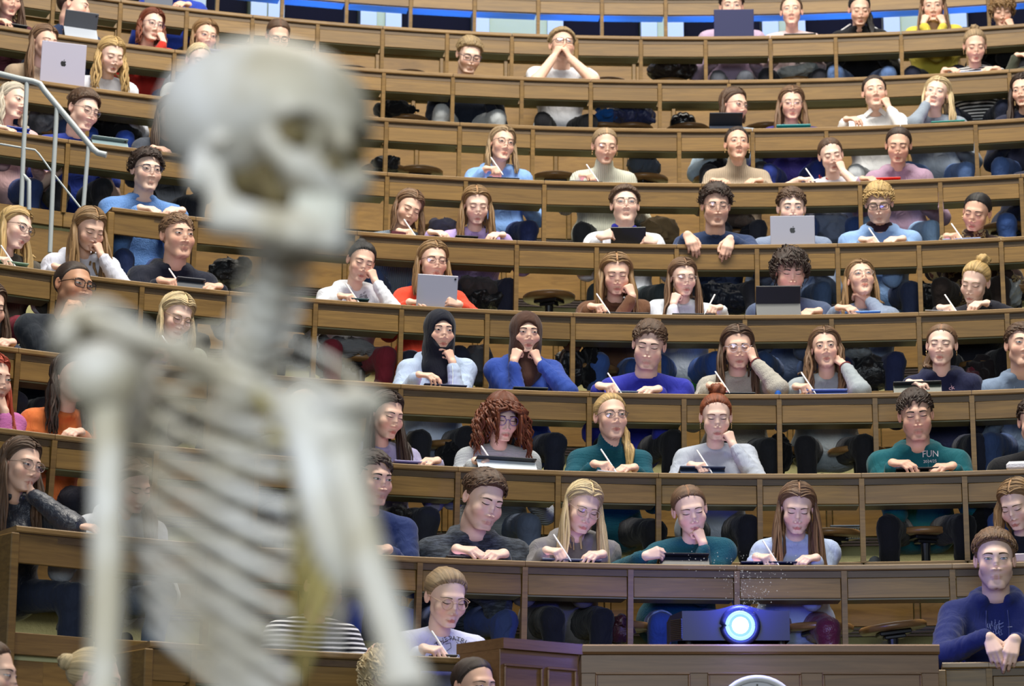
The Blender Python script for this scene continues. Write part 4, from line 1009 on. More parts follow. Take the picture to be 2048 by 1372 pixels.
# blue strip lamps on the corridor floor throw the blue light on the underside of the top shelf
for px in (640, 900, 1180, 1440, 1690, 1960):
    Mx = frame(-1, phi_px(-1, px), .36, -.62); o = area('blue_strip_light', Mx.translation, (0, 0, 0), .50, 26, (.015, .12, 1.0), .06)
    o.matrix_world = frame(-1, phi_px(-1, px), .36, -.62) @ Matrix.Rotation(PI, 4, 'X') @ Matrix.Rotation(math.radians(35), 4, 'X')
# the hall's floor, side walls and ceiling
g = MB().box((-14, -3, -.1), (16, 11, 0)).build('floor', M_floor); tag(g, kind='structure')

# ------------------------------------------------------------------ swivel stools
M_seat = wood_mat('stool_oak', (0.20, 0.10, 0.035), (0.40, 0.22, 0.08), .3, (6, 6, 30))
def stool_parts():
    th = np.linspace(0, 2*PI, 28, endpoint=False); mb = MB(); rs = [.02, .10, .148, .158, .156, .148]; zs = [.004, .002, .006, -.002, -.020, -.026]
    rings = np.stack([np.stack([r*np.cos(th), r*np.sin(th)*.94, np.full(28, z)], -1) for r, z in zip(rs+[.02], zs+[-.026])])
    i, j = np.meshgrid(np.arange(6), np.arange(28), indexing='ij'); j2 = (j+1) % 28
    mb.add(rings.reshape(-1, 3), np.stack([i*28+j, i*28+j2, (i+1)*28+j2, (i+1)*28+j], -1).reshape(-1, 4))
    for rg, z in ((0, .004), (6, -.026)): mb.add(np.concatenate([rings[rg], [[0, 0, z]]]), (), np.stack([np.arange(28), (np.arange(28)+1) % 28, np.full(28, 28)], -1))
    seat = dataof(mb, 'seat'); seat.polygons.foreach_set('use_smooth', np.ones(len(seat.polygons), bool))
    br = dataof(MB().box((-.075, -.055, -.045), (.075, .055, -.026), .004).box((-.05, -.03, -.062), (.05, .03, -.045), .004), 'bracket')
    st = dataof(MB().tube([(0, 0, -.062), (0, 0, -.12), (0, .0, -.43)], [.026, .022, .030], 14), 'stem')
    arm = dataof(MB().tube([(0, 0, -.16), (.10, -.02, -.16), (.21, -.06, -.16)], .011, 8).tube([(.21, -.075, -.16), (.21, -.045, -.16)], .032, 16), 'swing_arm')
    return seat, br, st, arm
ST = stool_parts()
STPX = []
def stool(row, px, label, rot=0.0, tilt=0.0, y=.36, z=-.235):
    STPX.append((row, px))
    o = empty('swivel_stool', frame(row, phi_px(row, px, z, y), y, z)); tag(o, label, 'stool', 'swivel stools')
    for me, nm, mat in zip(ST, ('seat', 'bracket', 'stem', 'swing_arm'), (M_seat, M_black, M_black, M_black)):
        c = link(nm, me, mat, o)
        if nm in ('seat', 'bracket'): c.matrix_local = Matrix.Rotation(rot, 4, 'Z') @ Matrix.Rotation(tilt, 4, 'Y')
STOOLS = [(0, 700, 'empty round stool beside the skull, second row'), (0, 816, 'empty round stool two seats left of the boy in navy'), (0, 1075, 'empty round stool left of the man in white T-shirt'), (0, 1215, 'empty round stool right of the man in white T-shirt'),
          (1, 1262, 'stool under the blue puffer jacket'), (1, 1375, 'stool carrying the shiny black helmet'), (1, 815, 'stool under the black coat, third row'), (1, 1530, 'stool between woman with tablet and woman in purple'),
          (2, 838, 'empty round stool beside the grey jacket, fourth row'), (2, 1110, 'empty round stool left of the cream turtleneck'), (2, 1290, 'stool with the grey hat, right of the cream turtleneck'),
          (3, 885, 'stool with checked scarf, fifth row'), (3, 1310, 'stool under the tan coat'), (3, 2010, 'stool behind the woman in patterned scarf'), (4, 1098, 'empty round stool left of the woman in brown'), (4, 2035, 'empty stool at right edge, sixth row'),
          (5, 563, 'stool half hidden behind the skeleton neck'), (5, 722, 'stool under the dark red trousers'), (6, 1715, 'stool beside the black trousers, eighth row'), (7, 1660, 'stool right of the long haired woman in pale blue'), (7, 1850, 'stool under the boy in teal hoodie')]
for s_ in STOOLS: stool(*s_, rot=random.Random(s_[1]).uniform(-1, 1))
stool(8, 1640, 'stool behind the projector, right of the velvet trousers', .3); stool(8, 1785, 'tilted empty stool above the lectern right end', .15, -.13)

# ------------------------------------------------------------------ the students, row by row (image left to right)
PP = {}
def P(key, row, hx, hy, who, label, **k):
    k.setdefault('yl', .325-.0035*k.get('pitch', 10))
    PP[key] = person(row, hx, hy, who=who, label=label, **k)
# top writing row
P('r0m', 0, 1463, 14, 'man behind navy laptop', 'dark haired man in lilac sweater hidden behind a navy laptop', sex='m', pitch=12, hair=('short', 'dkbrown', {}), top=('sweat', 'sweater', '#b9a3bd'), legs='#4a4e58')
P('r0b', 0, 1583, 24, 'woman in pale pink top', 'woman with tied brown hair and fringe, chin raised, pale pink top', yaw=-4, pitch=3, hair=('bun', 'brown', {'fly': 30}), top=('sweat', 'sweater', '#d9c2c4'), legs='#2a2b33')
P('r0c', 0, 1719, 20, 'woman in track jacket', 'woman with dark ponytail in black track jacket with white stripes', yaw=6, pitch=24, hair=('pony', 'black', {'side': 1, 'L': .22}), top=('sweat', 'jacket', '#15161b'), extra=('trackstripe', 'zip'), legs='#4d6590')
P('r0d', 0, 1866, 14, 'woman in yellow hoodie', 'woman in yellow hoodie resting both cheeks on her fists', pitch=12, hair=('long', 'ltbrown', {}), top=('sweat', 'hoodie', '#d8c64e'), a=('f', 1851, 34), b=('f', 1881, 34), legs='#23273a', shut=False)
P('r0e', 0, 2004, 22, 'woman with tousled blonde bob', 'woman with tousled short blonde hair and black top looking down', yaw=4, pitch=26, hair=('shag', 'dkblond', {'vol': .8}), top=('sweat', 'sweater', '#17171a'), b=('f', 2018, 42), legs='#1c1d22')
P('r0f', 0, 352, -50, 'student above the frame edge', 'student in bright blue sleeve whose head is above the picture', pitch=15, sex='m', hair=('short', 'brown', {}), top=('sweat', 'sweater', '#2b46b0'), b=('d', 366, 6), legs='#22242c')
# third row from the top
P('r1g', 1, 18, 0, 'person in maroon', 'person in maroon sweater cut by top left corner, hand on dark tablet', yaw=6, pitch=16, hair=('long', 'brown', {}), top=('sweat', 'sweater', '#4e2331'), a=('d', 6, 40), legs='#20222a')
P('r1h', 1, 147, 14, 'boy in navy jacket', 'dark haired boy in navy jacket turned sideways behind folded tablet', sex='m', yaw=62, pitch=8, hair=('quiff', 'dkbrown', {}), top=('sweat', 'jacket', '#2b3a58'), legs='#1d2028', sx=140)
P('r1i', 1, 303, 52, 'woman in red with glasses', 'woman with wavy auburn hair, glasses and red sweater leaning on hand', yaw=10, pitch=8, roll=6, hair=('wavy', 'auburn', {'L': .17, 'n': 24, 'wid': .016}), glasses=('round', '#54306b'), top=('sweat', 'sweater', '#c8362c'), b=('f', 322, 70), legs='#27408c', skin='c')
P('r1j', 1, 410, 74, 'woman in glasses beside lilac tablet', 'blonde woman with thin glasses behind a lilac tablet, third row', yaw=8, pitch=10, roll=4, hair=('bob', 'dkblond', {}), glasses=('oval', '#9a8878'), top=('sweat', 'sweater', '#8d8f98'), legs='#2b3040')
P('r1k', 1, 556, 74, 'woman right above the skull', 'brown haired woman looking down, half hidden right above the skull', pitch=30, hair=('slick', 'brown', {'part': .0}), glasses=('rect', '#4a4350'), top=('sweat', 'sweater', '#6d6a70'), legs='#2a2b33')
P('r1l', 1, 938, 112, 'boy in navy with glasses', 'sandy haired boy with glasses and navy shirt looking down alone', sex='m', yaw=8, pitch=26, roll=3, hair=('quiff', 'sandy', {}), glasses=('rect', '#3b3550'), top=('sweat', 'sweater', '#232a3a'), legs='#b9bec8', skin='c', legkind='sweat')
P('r1m', 1, 1124, 92, 'man in white T-shirt', 'man in white T-shirt with glasses, hands clasped before his mouth', sex='m', pitch=-2, yaw=5, hair=('quiff', 'sandy', {}), glasses=('rect', '#221e1c'), top=('sweat', 'tee', '#e6e8ef'), a=('k', 1116, 98), b=('k', 1132, 100), legs='#16171c', legkind='sweat', skin='a', zs=.01)
P('r1n', 1, 1950, 93, 'woman in striped T-shirt', 'woman with blonde top knot in black and white striped T-shirt', yaw=6, pitch=24, hair=('topbun', 'ash', {'r': .026, 'at': (0, .03, .125)}), top=('stripe', 'tee', '#16171c'), a=('d', 1903, 138), b=('d', 1980, 146), legs='#1c2236', extra=('earring',))
P('r1o', 1, 2082, 88, 'person in olive at right edge', 'person in dark olive sleeve cut off by the right edge', yaw=-10, pitch=20, hair=('bob', 'brown', {}), top=('sweat', 'sweater', '#41453a'), a=('d', 2046, 108), legs='#22252c')
# fourth row
P('r2p', 2, 88, 86, 'woman behind silver laptop, upper left', 'long haired woman in beige behind the silver laptop at upper left', yaw=18, pitch=12, hair=('long', 'ltbrown', {'L': .30}), top=('sweat', 'sweater', '#a8937c'), b=('f', 124, 102), legs='#2a3a5e', sx=70)
P('r2q', 2, 222, 112, 'woman with golden hair', 'woman with long golden wavy hair and white top looking down', yaw=8, pitch=24, hair=('wavy', 'blond', {'L': .26, 'n': 24}), top=('sweat', 'sweater', '#dfe3ee'), legs='#2b4aa0', skin='c')
P('r2r', 2, 397, 124, 'woman in white knit beside the skull', 'blonde woman with tied hair and white knit beside the skull', yaw=8, pitch=18, hair=('slick', 'pale', {'part': .0}), top=('knit', 'sweater', '#dcdedd'), a=('w', 352, 192), legs='#22242e', skin='c')
P('r2s', 2, 1468, 212, 'woman with brown bob', 'woman with brown bob and glasses in profile behind small dark tablet', yaw=38, pitch=10, hair=('bob', 'brown', {'L': .12}), glasses=('oval', '#1f1a1c'), top=('sweat', 'sweater', '#b4cade'), legs='#26272e')
P('r2t', 2, 1583, 208, 'woman in violet', 'woman with long straight hair and thin glasses in dark violet', pitch=12, yaw=2, hair=('long', 'ltbrown', {}), glasses=('oval', '#b8b0a8'), top=('sweat', 'sweater', '#382f78'), legs='#23337a', legkind='sweat', shut=True)
P('r2u', 2, 1749, 186, 'woman in white sweater with pendant', 'woman with slick dark hair in white collared sweater, fist at cheek', yaw=3, pitch=0, roll=-3, hair=('slick', 'dkbrown', {}), top=('sweat', 'sweater', '#e3e4e6'), a=('d', 1705, 236), b=('f', 1771, 200), legs='#b6bccb', extra=('collar',), skin='a')
P('r2v', 2, 1873, 188, 'blonde in grey blue sweater', 'blonde woman in grey blue sweater, tilted head resting on hand', yaw=-6, pitch=4, roll=14, hair=('long', 'pale', {'L': .22, 'n': 18}), top=('sweat', 'sweater', '#8c97a6'), a=('c', 1856, 192), legs='#5c79ad', extra=('earring',), skin='c')
P('r2w', 2, 2047, 182, 'woman cut by right edge, fourth row', 'dark haired woman in navy cardigan cut by the right edge', yaw=-14, pitch=12, hair=('long', 'dkbrown', {}), top=('sweat', 'cardigan', '#20243a'), legs='#4a659c')
# fifth row
P('r3x', 3, 26, 204, 'woman with platinum hair', 'woman with platinum hair and pale pink sweater leaning to right', yaw=26, pitch=4, roll=10, hair=('wavy', 'plat', {'L': .22}), top=('sweat', 'sweater', '#d9b2b3'), a=('d', 14, 256), legs='#2a3a66', extra=('earring',), skin='c')
P('r3y', 3, 166, 222, 'boy in blue T-shirt', 'boy with round glasses and blue T-shirt behind the handrail', sex='m', yaw=22, pitch=14, roll=5, hair=('quiff', 'brown', {}), glasses=('round', '#6a6468'), top=('sweat', 'tee', '#25398e'), legs='#15161c', skin='c', shut=True)
P('r3z', 3, 342, 232, 'person behind the skull', 'person in dark grey sweater mostly hidden behind the skull', pitch=20, hair=('long', 'brown', {}), top=('sweat', 'sweater', '#474d58'), a=('d', 322, 296), legs='#1c1e25')
P('r3a', 3, 1004, 290, 'woman in light blue hoodie', 'woman with glasses and dark blonde hair in light blue hoodie', yaw=10, pitch=2, roll=6, hair=('long', 'ash', {'L': .20}), glasses=('round', '#33241f'), top=('sweat', 'hoodie', '#86aeea'), a=('w', 985, 336), legs='#1f2a52')
P('r3b', 3, 1210, 294, 'woman in cream turtleneck', 'woman with tied hair and glasses in cream ribbed turtleneck writing', yaw=4, pitch=16, hair=('bun', 'ash', {'part': .0}), glasses=('oval', '#b08f7c'), top=('cable', 'turtle', '#d6d8c8'), a=('w', 1176, 350), legs='#26292e', extra=('earring',), shut=True)
P('r3c', 3, 1474, 290, 'woman in beige turtleneck', 'woman with dark tied hair in beige cable turtleneck, chin raised', yaw=4, pitch=-2, hair=('bun', 'dkbrown', {}), top=('cable', 'turtle', '#b8a690'), a=('d', 1440, 360), b=('d', 1508, 360), legs='#2a2c36', extra=('earring',), skin='e')
P('r3d', 3, 1662, 312, 'woman in white T-shirt', 'woman in printed white T-shirt resting her face on her hand', yaw=2, pitch=18, roll=-8, hair=('slick', 'brown', {'part': .0}), top=('sweat', 'tee', '#e6e8f2'), a=('w', 1614, 358), b=('f', 1680, 328), legs='#2f4576', skin='c')
P('r3e', 3, 1797, 292, 'woman in mauve hoodie', 'woman with dark slick hair in mauve hoodie looking down', yaw=-2, pitch=20, roll=4, hair=('slick', 'dkbrown', {'part': .0}), top=('sweat', 'hoodie', '#a98da4'), a=('d', 1738, 356), legs='#7f9dcc', skin='e')
P('r3f', 3, 2085, 292, 'person past right edge, fifth row', 'person in navy and jeans mostly past the right edge', pitch=15, hair=('bob', 'brown', {}), top=('sweat', 'sweater', '#1d2238'), legs='#38548e', sx=2040)
# sixth row
P('r4f', 4, 293, 343, 'boy in blue fleece', 'curly dark haired boy with glasses in blue fleece at row end', sex='m', yaw=4, pitch=6, hair=('curlyshort', 'dkbrown', {}), glasses=('round', '#3b4163'), top=('fleece', 'fleece', '#5f86c0'), b=('d', 352, 418), a=('d', 300, 420), extra=('zip',), legs='#2a3862', skin='c')
P('r4g', 4, 816, 418, 'woman in grey cable knit', 'brown haired woman in grey knit leaning over her writing', yaw=12, pitch=20, roll=16, hair=('long', 'ltbrown', {'L': .20}), top=('cable', 'sweater', '#7d8a98'), a=('w', 812, 462), legs='#3a5482', sx=800, extra=('earring',))
P('r4h', 4, 953, 412, 'woman in lilac top', 'long haired woman in lilac top looking down at a tablet', yaw=-2, pitch=20, hair=('long', 'dkblond', {'L': .28, 'part': -.006}), top=('sweat', 'sweater', '#b6a2dc'), a=('d', 876, 464), b=('d', 994, 468), legs='#1d2133', skin='c')
P('r4i', 4, 1250, 412, 'man in white jacket', 'man with glasses in white jacket and blue scarf holding tablet', sex='m', yaw=-2, pitch=-2, hair=('quiff', 'brown', {}), glasses=('round', '#2c2522'), top=('sweat', 'jacket', '#dfe4ee'), a=('h', 1218, 468), b=('h', 1294, 478), legs='#2f3a3e', skin='c', s=.98)
P('r4j', 4, 1432, 413, 'man in navy sweater', 'man with dark curly hair, round glasses and navy sweater', sex='m', yaw=2, pitch=14, hair=('curlyshort', 'dkbrown', {}), glasses=('round', '#8a8078'), top=('sweat', 'sweater', '#2f4064'), a=('e', 1382, 484), b=('e', 1456, 492), legs='#22242c', s=1.03, shut=True)
P('r4k', 4, 1583, 418, 'boy behind silver laptop', 'brown haired boy in slate sweater behind the silver laptop', sex='m', yaw=2, pitch=10, hair=('short', 'brown', {}), top=('sweat', 'sweater', '#7f8da6'), legs='#3c5070', skin='c')
P('r4l', 4, 1758, 408, 'blond boy in light blue hoodie', 'blond boy with glasses in light blue hoodie and dark scarf', sex='m', yaw=-4, pitch=24, hair=('messy', 'blond', {}), glasses=('rect', '#3a2b2e'), top=('sweat', 'hoodie', '#8eb1e2'), a=('w', 1738, 480), b=('d', 1790, 480), legs='#2b3450', skin='c', extra=('nostring',))
P('r4m', 4, 1953, 426, 'woman in patterned scarf', 'woman with slick black hair in brown patterned scarf, writing', yaw=-10, pitch=24, roll=14, hair=('slick', 'black', {'part': .0}), top=('camo', 'sweater', '#4a3430'), a=('w', 1905, 470), legs='#2a2220', sx=1935, extra=('earring',), skin='e')
# seventh row
P('r5n', 5, 30, 458, 'blonde with round glasses at left edge', 'blonde woman with dark round glasses leaning at the left edge', yaw=26, pitch=6, roll=12, hair=('long', 'blond', {'L': .30}), glasses=('round', '#2a2420'), top=('sweat', 'sweater', '#4f4a42'), a=('w', 8, 518), legs='#6e2030', sx=8, skin='c')
P('r5o', 5, 178, 460, 'woman in white hoodie hiding in her hair', 'woman in white hoodie with long hair falling round her resting face', yaw=8, pitch=26, hair=('long', 'dkblond', {'L': .36, 'n': 26, 'wid': .015}), top=('sweat', 'hoodie', '#dcdfee'), a=('d', 128, 534), b=('f', 196, 492), legs='#20263c', extra=('nostring',))
P('r5p', 5, 355, 474, 'boy in black hoodie', 'crew cut boy in black hoodie holding a pen over the desk', sex='m', yaw=8, pitch=2, roll=-2, hair=('short', 'ltbrown', {'vol': .6}), top=('sweat', 'hoodie', '#1d2130'), a=('w', 340, 566), b=('d', 425, 574), legs='#1d2130', skin='e', extra=('nostring',), s=1.04)
P('r5q', 5, 722, 525, 'woman with dark bun in white hoodie', 'woman with dark bun and white hoodie, cheek on her sleeve', yaw=4, pitch=18, roll=10, hair=('bun', 'black', {'at': (-.01, .07, .10), 'fly': 40}), top=('sweat', 'hoodie', '#dde0e8'), a=('w', 696, 592), b=('f', 744, 545), legs='#6e1f2b', sx=700, legkind='sweat')
P('r5r', 5, 866, 524, 'woman in orange red sweater', 'woman with glasses in orange red sweater holding up a tablet', yaw=4, pitch=8, hair=('long', 'dkblond', {'L': .22}), glasses=('oval', '#3a1f22'), top=('sweat', 'cardigan', '#dd4a31'), b=('h', 902, 602), a=('d', 836, 606), legs='#262a3a', shut=True)
P('r5s', 5, 1232, 550, 'woman in brown sweater', 'woman with half tied hair in brown sweater, fist on chin', yaw=-2, pitch=18, hair=('half', 'dkblond', {'L': .26, 'part': .0}), top=('sweat', 'sweater', '#6b4a35'), a=('w', 1196, 612), b=('f', 1258, 575), legs='#2f4a80', s=1.03)
P('r5t', 5, 1366, 556, 'girl in white with clear glasses', 'girl with long hair and clear glasses in white sweater writing', yaw=8, pitch=14, roll=-3, hair=('long', 'ltbrown', {'L': .30}), glasses=('oval', '#c8b8ac'), top=('sweat', 'sweater', '#dbe2ec'), a=('f', 1352, 592), b=('w', 1430, 614), legs='#2c4a8a', skin='c', shut=True, s=.95)
P('r5u', 5, 1580, 546, 'boy with shaggy hair', 'boy with shaggy dark hair in slate sweater behind dark tablet', sex='m', yaw=6, pitch=18, hair=('shag', 'dkbrown', {}), top=('sweat', 'sweater', '#515f7c'), b=('d', 1622, 622), legs='#2a3f66', skin='a', shut=True)
P('r5v', 5, 1722, 560, 'woman with raised chin', 'woman with glasses and raised chin, hand at her neck', yaw=8, pitch=-12, roll=-4, hair=('long', 'dkblond', {'L': .26}), glasses=('oval', '#b9aca4'), top=('denim', 'cardigan', '#7d8ca6'), a=('d', 1692, 614), b=('n', 1722, 588), legs='#20274a', skin='a')
P('r5w', 5, 1950, 566, 'blonde with messy bun', 'blonde woman with messy bun in black sweater bent over desk', yaw=-14, pitch=28, roll=14, hair=('topbun', 'blond', {'fly': 50, 'at': (.02, .06, .12)}), top=('sweat', 'sweater', '#23242e'), a=('w', 1892, 614), b=('d', 1958, 606), legs='#1a1b22', sx=1940, skin='c')
# eighth row
P('r6x', 6, 146, 574, 'man with buzz cut', 'man with buzz cut and black glasses, hands at his mouth', sex='m', yaw=16, pitch=2, roll=4, hair=('buzz', 'dkbrown', {}), glasses=('rect', '#17110f'), top=('sweat', 'sweater', '#252b34'), a=('k', 142, 614), b=('k', 158, 612), legs='#1a1b22', sx=120, extra=('watch',), skin='d', s=1.05)
P('r6y', 6, 352, 634, 'blonde in grey green sweater', 'blonde woman with round glasses in grey green sweater writing', yaw=10, pitch=22, roll=8, hair=('bob', 'pale', {'L': .17}), glasses=('round', '#b99a78'), top=('sweat', 'sweater', '#8b9086'), a=('w', 330, 700), legs='#22252d', sx=330, skin='c')
P('r6z', 6, -22, 616, 'person past the left edge', 'person past the left edge whose folded hands reach in', pitch=15, hair=('long', 'brown', {}), top=('sweat', 'sweater', '#343c50'), b=('d', 14, 682), legs='#2a2d38')
P('r6a', 6, 880, 664, 'woman in black headscarf', 'woman in black headscarf and pale blue hoodie, hand at chin', yaw=2, pitch=6, hair=('hijab', '#141826', {}), top=('sweat', 'hoodie', '#b5c7e4'), a=('d', 856, 750), b=('f', 898, 706), legs='#1a1c24', iris='brown')
P('r6b', 6, 1052, 668, 'woman in brown headscarf', 'woman in brown headscarf and royal blue hoodie, hands at chin', yaw=0, pitch=6, hair=('hijab', '#4a3228', {}), top=('sweat', 'hoodie', '#2d4a9e'), a=('f', 1034, 704), b=('f', 1070, 706), legs='#1c2030', iris='brown', extra=('nostring',))
P('r6c', 6, 1298, 692, 'boy in royal blue sweater', 'brown haired boy in royal blue sweater writing, head tilted', sex='m', yaw=-8, pitch=20, roll=8, hair=('short', 'brown', {'flow': (-.5, -1, .2)}), top=('sweat', 'sweater', '#2f35a6'), a=('w', 1216, 772), b=('d', 1300, 786), legs='#16171d', skin='c', s=1.05, sx=1262)
P('r6d', 6, 1475, 696, 'woman in oatmeal cardigan', 'woman with round clear glasses in oatmeal cardigan, head on hand', yaw=0, pitch=12, roll=-2, hair=('long', 'brown', {'L': .32}), glasses=('round', '#d8cfd8'), top=('fleece', 'cardigan', '#a39f96'), a=('w', 1434, 770), b=('f', 1500, 702), legs='#1a1c22', shut=True, extra=('bracelet',))
P('r6e', 6, 1650, 698, 'woman with wavy brown hair', 'woman with long wavy brown hair holding her neck, blue tablet', yaw=-2, pitch=0, roll=-4, hair=('wavy', 'ltbrown', {'L': .30, 'wid': .015}), top=('sweat', 'cardigan', '#9fa8ae'), a=('w', 1606, 772), b=('n', 1674, 718), legs='#17181e', extra=('bracelet',))
P('r6f', 6, 1883, 692, 'woman in navy hoodie with braids', 'woman with braided hair in navy hoodie behind folded tablet', yaw=-6, pitch=6, roll=4, hair=('braid', 'ltbrown', {'part': .0}), top=('sweat', 'hoodie', '#1f2444'), a=('d', 1834, 764), legs='#1a1d2c', shut=True, extra=('earring',), skin='c')
P('r6g', 6, 2044, 692, 'man at right edge', 'man in grey blue hooded jacket over blue shirt at right edge', sex='m', yaw=12, pitch=0, hair=('short', 'brown', {'vol': .8}), top=('sweat', 'hoodie', '#7a8da8'), legs='#2d3f66', skin='a')
# ninth row
P('r7h', 7, -16, 760, 'person in pink sweater', 'person with red hair in pink sweater at left edge', yaw=10, pitch=6, hair=('long', '#b8472e', {}), top=('knit', 'sweater', '#cf74b6'), b=('f', 2, 800), legs='#262833')
P('r7i', 7, 142, 758, 'woman in orange sweater', 'woman with long wavy dark hair in orange sweater', yaw=14, pitch=0, hair=('wavy', 'dkbrown', {'L': .30}), top=('sweat', 'sweater', '#e0793f'), b=('d', 150, 862), legs='#1d1f2b', sx=112)
P('r7j', 7, 604, 812, 'woman peering behind the ribcage', 'dark haired woman with centre parting behind the ribcage', pitch=6, hair=('slick', 'dkbrown', {'part': .0}), top=('sweat', 'sweater', '#5c5f66'), legs='#20222c')
P('r7k', 7, 772, 832, 'woman with straight dark hair', 'woman with very long straight dark hair in lilac top, tablet', yaw=20, pitch=14, roll=2, hair=('long', 'dkbrown', {'L': .42, 'n': 26}), top=('sweat', 'sweater', '#a6a2c4'), b=('d', 862, 922), legs='#20222c', shut=True, sx=770)
P('r7l', 7, 1004, 838, 'woman with auburn curls', 'woman with a mass of auburn curls, purple lit glasses, white cardigan', yaw=6, pitch=16, hair=('curlybig', '#70391f', {'L': .22}), glasses=('round', '#5a50b8'), top=('knit', 'cardigan', '#c3c9cf'), a=('w', 968, 922), legs='#4f5a70', shut=True, skin='c')
P('r7m', 7, 1222, 836, 'woman in teal ribbed turtleneck', 'woman in teal ribbed turtleneck, glasses and long side ponytail', yaw=7, pitch=-1, roll=-2, hair=('pony', 'blond', {'side': 1, 'L': .30, 'n': 22, 'rad': .011, 'fly': 16}), glasses=('oval', '#4a3f46'), top=('knit', 'turtle', '#125a6c'), a=('w', 1206, 928), b=('d', 1254, 940), legs='#14151b', s=1.03)
P('r7n', 7, 1432, 836, 'woman with auburn top knot', 'woman with auburn top knot in light grey sweater, cheek on fist', yaw=-2, pitch=14, roll=0, hair=('topbun', 'red', {'fly': 44}), top=('sweat', 'sweater', '#b4bccb'), a=('w', 1398, 930), b=('f', 1458, 870), legs='#15161c', shut=True, extra=('earring',), skin='c')
P('r7o', 7, 1832, 832, 'boy in teal hoodie', 'dark haired boy in teal hoodie with white lettering', sex='m', yaw=0, pitch=12, roll=-4, hair=('short', 'dkbrown', {'flow': (-.4, -1, .1)}), top=('sweat', 'hoodie', '#135c66'), a=('d', 1806, 926), b=('d', 1886, 940), legs='#121318', shut=True, skin='e', s=1.05, legkind='sweat')
P('r7p', 7, 2070, 845, 'person past right edge, ninth row', 'person in dark coat and jeans past the right edge', sex='m', pitch=10, hair=('short', 'dkbrown', {}), top=('sweat', 'sweater', '#17181d'), legs='#36507e', sx=2030)
# row right behind the projector
P('r8q', 8, 42, 932, 'woman with rimless glasses', 'woman with rimless glasses and dark jacket resting chin on hand', yaw=10, pitch=6, roll=6, hair=('long', 'brown', {'L': .34}), glasses=('oval', '#a8968a'), top=('leather', 'jacket', '#2a2f3e'), b=('c', 58, 962), legs='#1f2536', sx=40)
P('r8r', 8, 262, 972, 'pale haired person between the ribs', 'person with light brown hair seen between the ribs', yaw=10, pitch=28, roll=-8, hair=('wavy', 'ltbrown', {}), top=('sweat', 'hoodie', '#cfd2d8'), a=('d', 180, 1066), legs='#5a6472')
P('r8s', 8, 746, 958, 'boy behind the shoulder blade', 'dark haired boy in navy sweater half hidden by shoulder bone', sex='m', yaw=14, pitch=10, hair=('short', 'dkbrown', {}), top=('sweat', 'sweater', '#263666'), b=('d', 760, 1108), legs='#2b3f7a')
P('r8t', 8, 966, 1002, 'man in marled hoodie', 'man with swept brown hair in marled charcoal hoodie writing', sex='m', yaw=16, pitch=18, roll=8, hair=('quiff', 'brown', {'flow': (.8, -.4, .6)}), top=('marl', 'hoodie', '#262b33'), a=('d', 940, 1100), b=('d', 990, 1112), legs='#2c3a66', skin='c', s=1.1, sx=918, shut=True)
P('r8u', 8, 1165, 1016, 'blonde in grey zip cardigan', 'long haired blonde with glasses in grey cardigan writing', yaw=10, pitch=22, roll=10, hair=('long', 'pale', {'L': .36, 'n': 26}), glasses=('oval', '#b9a69a'), top=('sweat', 'hoodie', '#7d7a7c'), a=('w', 1112, 1102), b=('d', 1190, 1108), legs='#14161c', sx=1135, skin='c', s=1.03, extra=('nostring',))
P('r8v', 8, 1380, 1022, 'woman in fuzzy teal sweater', 'woman with tied hair in fuzzy teal sweater, head on hand', yaw=-2, pitch=16, roll=-10, hair=('slick', 'ltbrown', {'part': .0}), top=('fleece', 'sweater', '#0f4a5a'), a=('h', 1312, 1106), b=('f', 1398, 1066), legs='#233a7c', skin='c', sx=1366)
P('r8w', 8, 1594, 1018, 'long haired woman in pale blue', 'woman with very long light brown hair in pale blue sweater', yaw=-2, pitch=22, roll=3, hair=('long', 'ltbrown', {'L': .42, 'n': 26}), top=('sweat', 'sweater', '#b6c6e6'), a=('w', 1530, 1114), b=('d', 1616, 1116), legs='#5a1c36', skin='c', legkind='leather')
P('r8x', 8, 2034, 1010, 'blonde at right edge', 'woman with long golden hair at right edge bending forward', yaw=-22, pitch=24, roll=-4, hair=('wavy', 'dkblond', {'L': .40, 'n': 24}), top=('sweat', 'sweater', '#1a1d2a'), legs='#15161d', skin='c')
# lowest row and the heads in front of it
P('r9x', 9, 892, 1197, 'woman in printed white sweatshirt', 'woman with tied ash blonde hair in printed white sweatshirt', yaw=6, pitch=20, hair=('slick', 'ash', {'t': .009, 'fly': 40}), glasses=('round', '#c7a98f'), top=('sweat', 'sweater', '#d2d6ee'), a=('w', 870, 1304), legs='#333a5e', s=1.06, sx=884, skin='c')
P('r9y', 9, 646, 1176, 'woman in striped top behind the ribs', 'woman in dark striped top hidden behind the lower ribs', yaw=12, pitch=20, hair=('bun', 'ltbrown', {}), top=('stripe', 'sweater', '#23242c'), b=('d', 762, 1300), legs='#3a4fa0', sx=640)
P('r9z', 9, 1990, 1122, 'man in navy blue hoodie', 'man in navy blue hoodie with hands clasped over the desk edge', sex='m', yaw=2, pitch=2, hair=('quiff', 'ltbrown', {}), top=('sweat', 'hoodie', '#222c62'), a=('e', 1988, 1298), b=('e', 2022, 1302), legs='#1b1f38', skin='c', s=1.02, iris='blue')
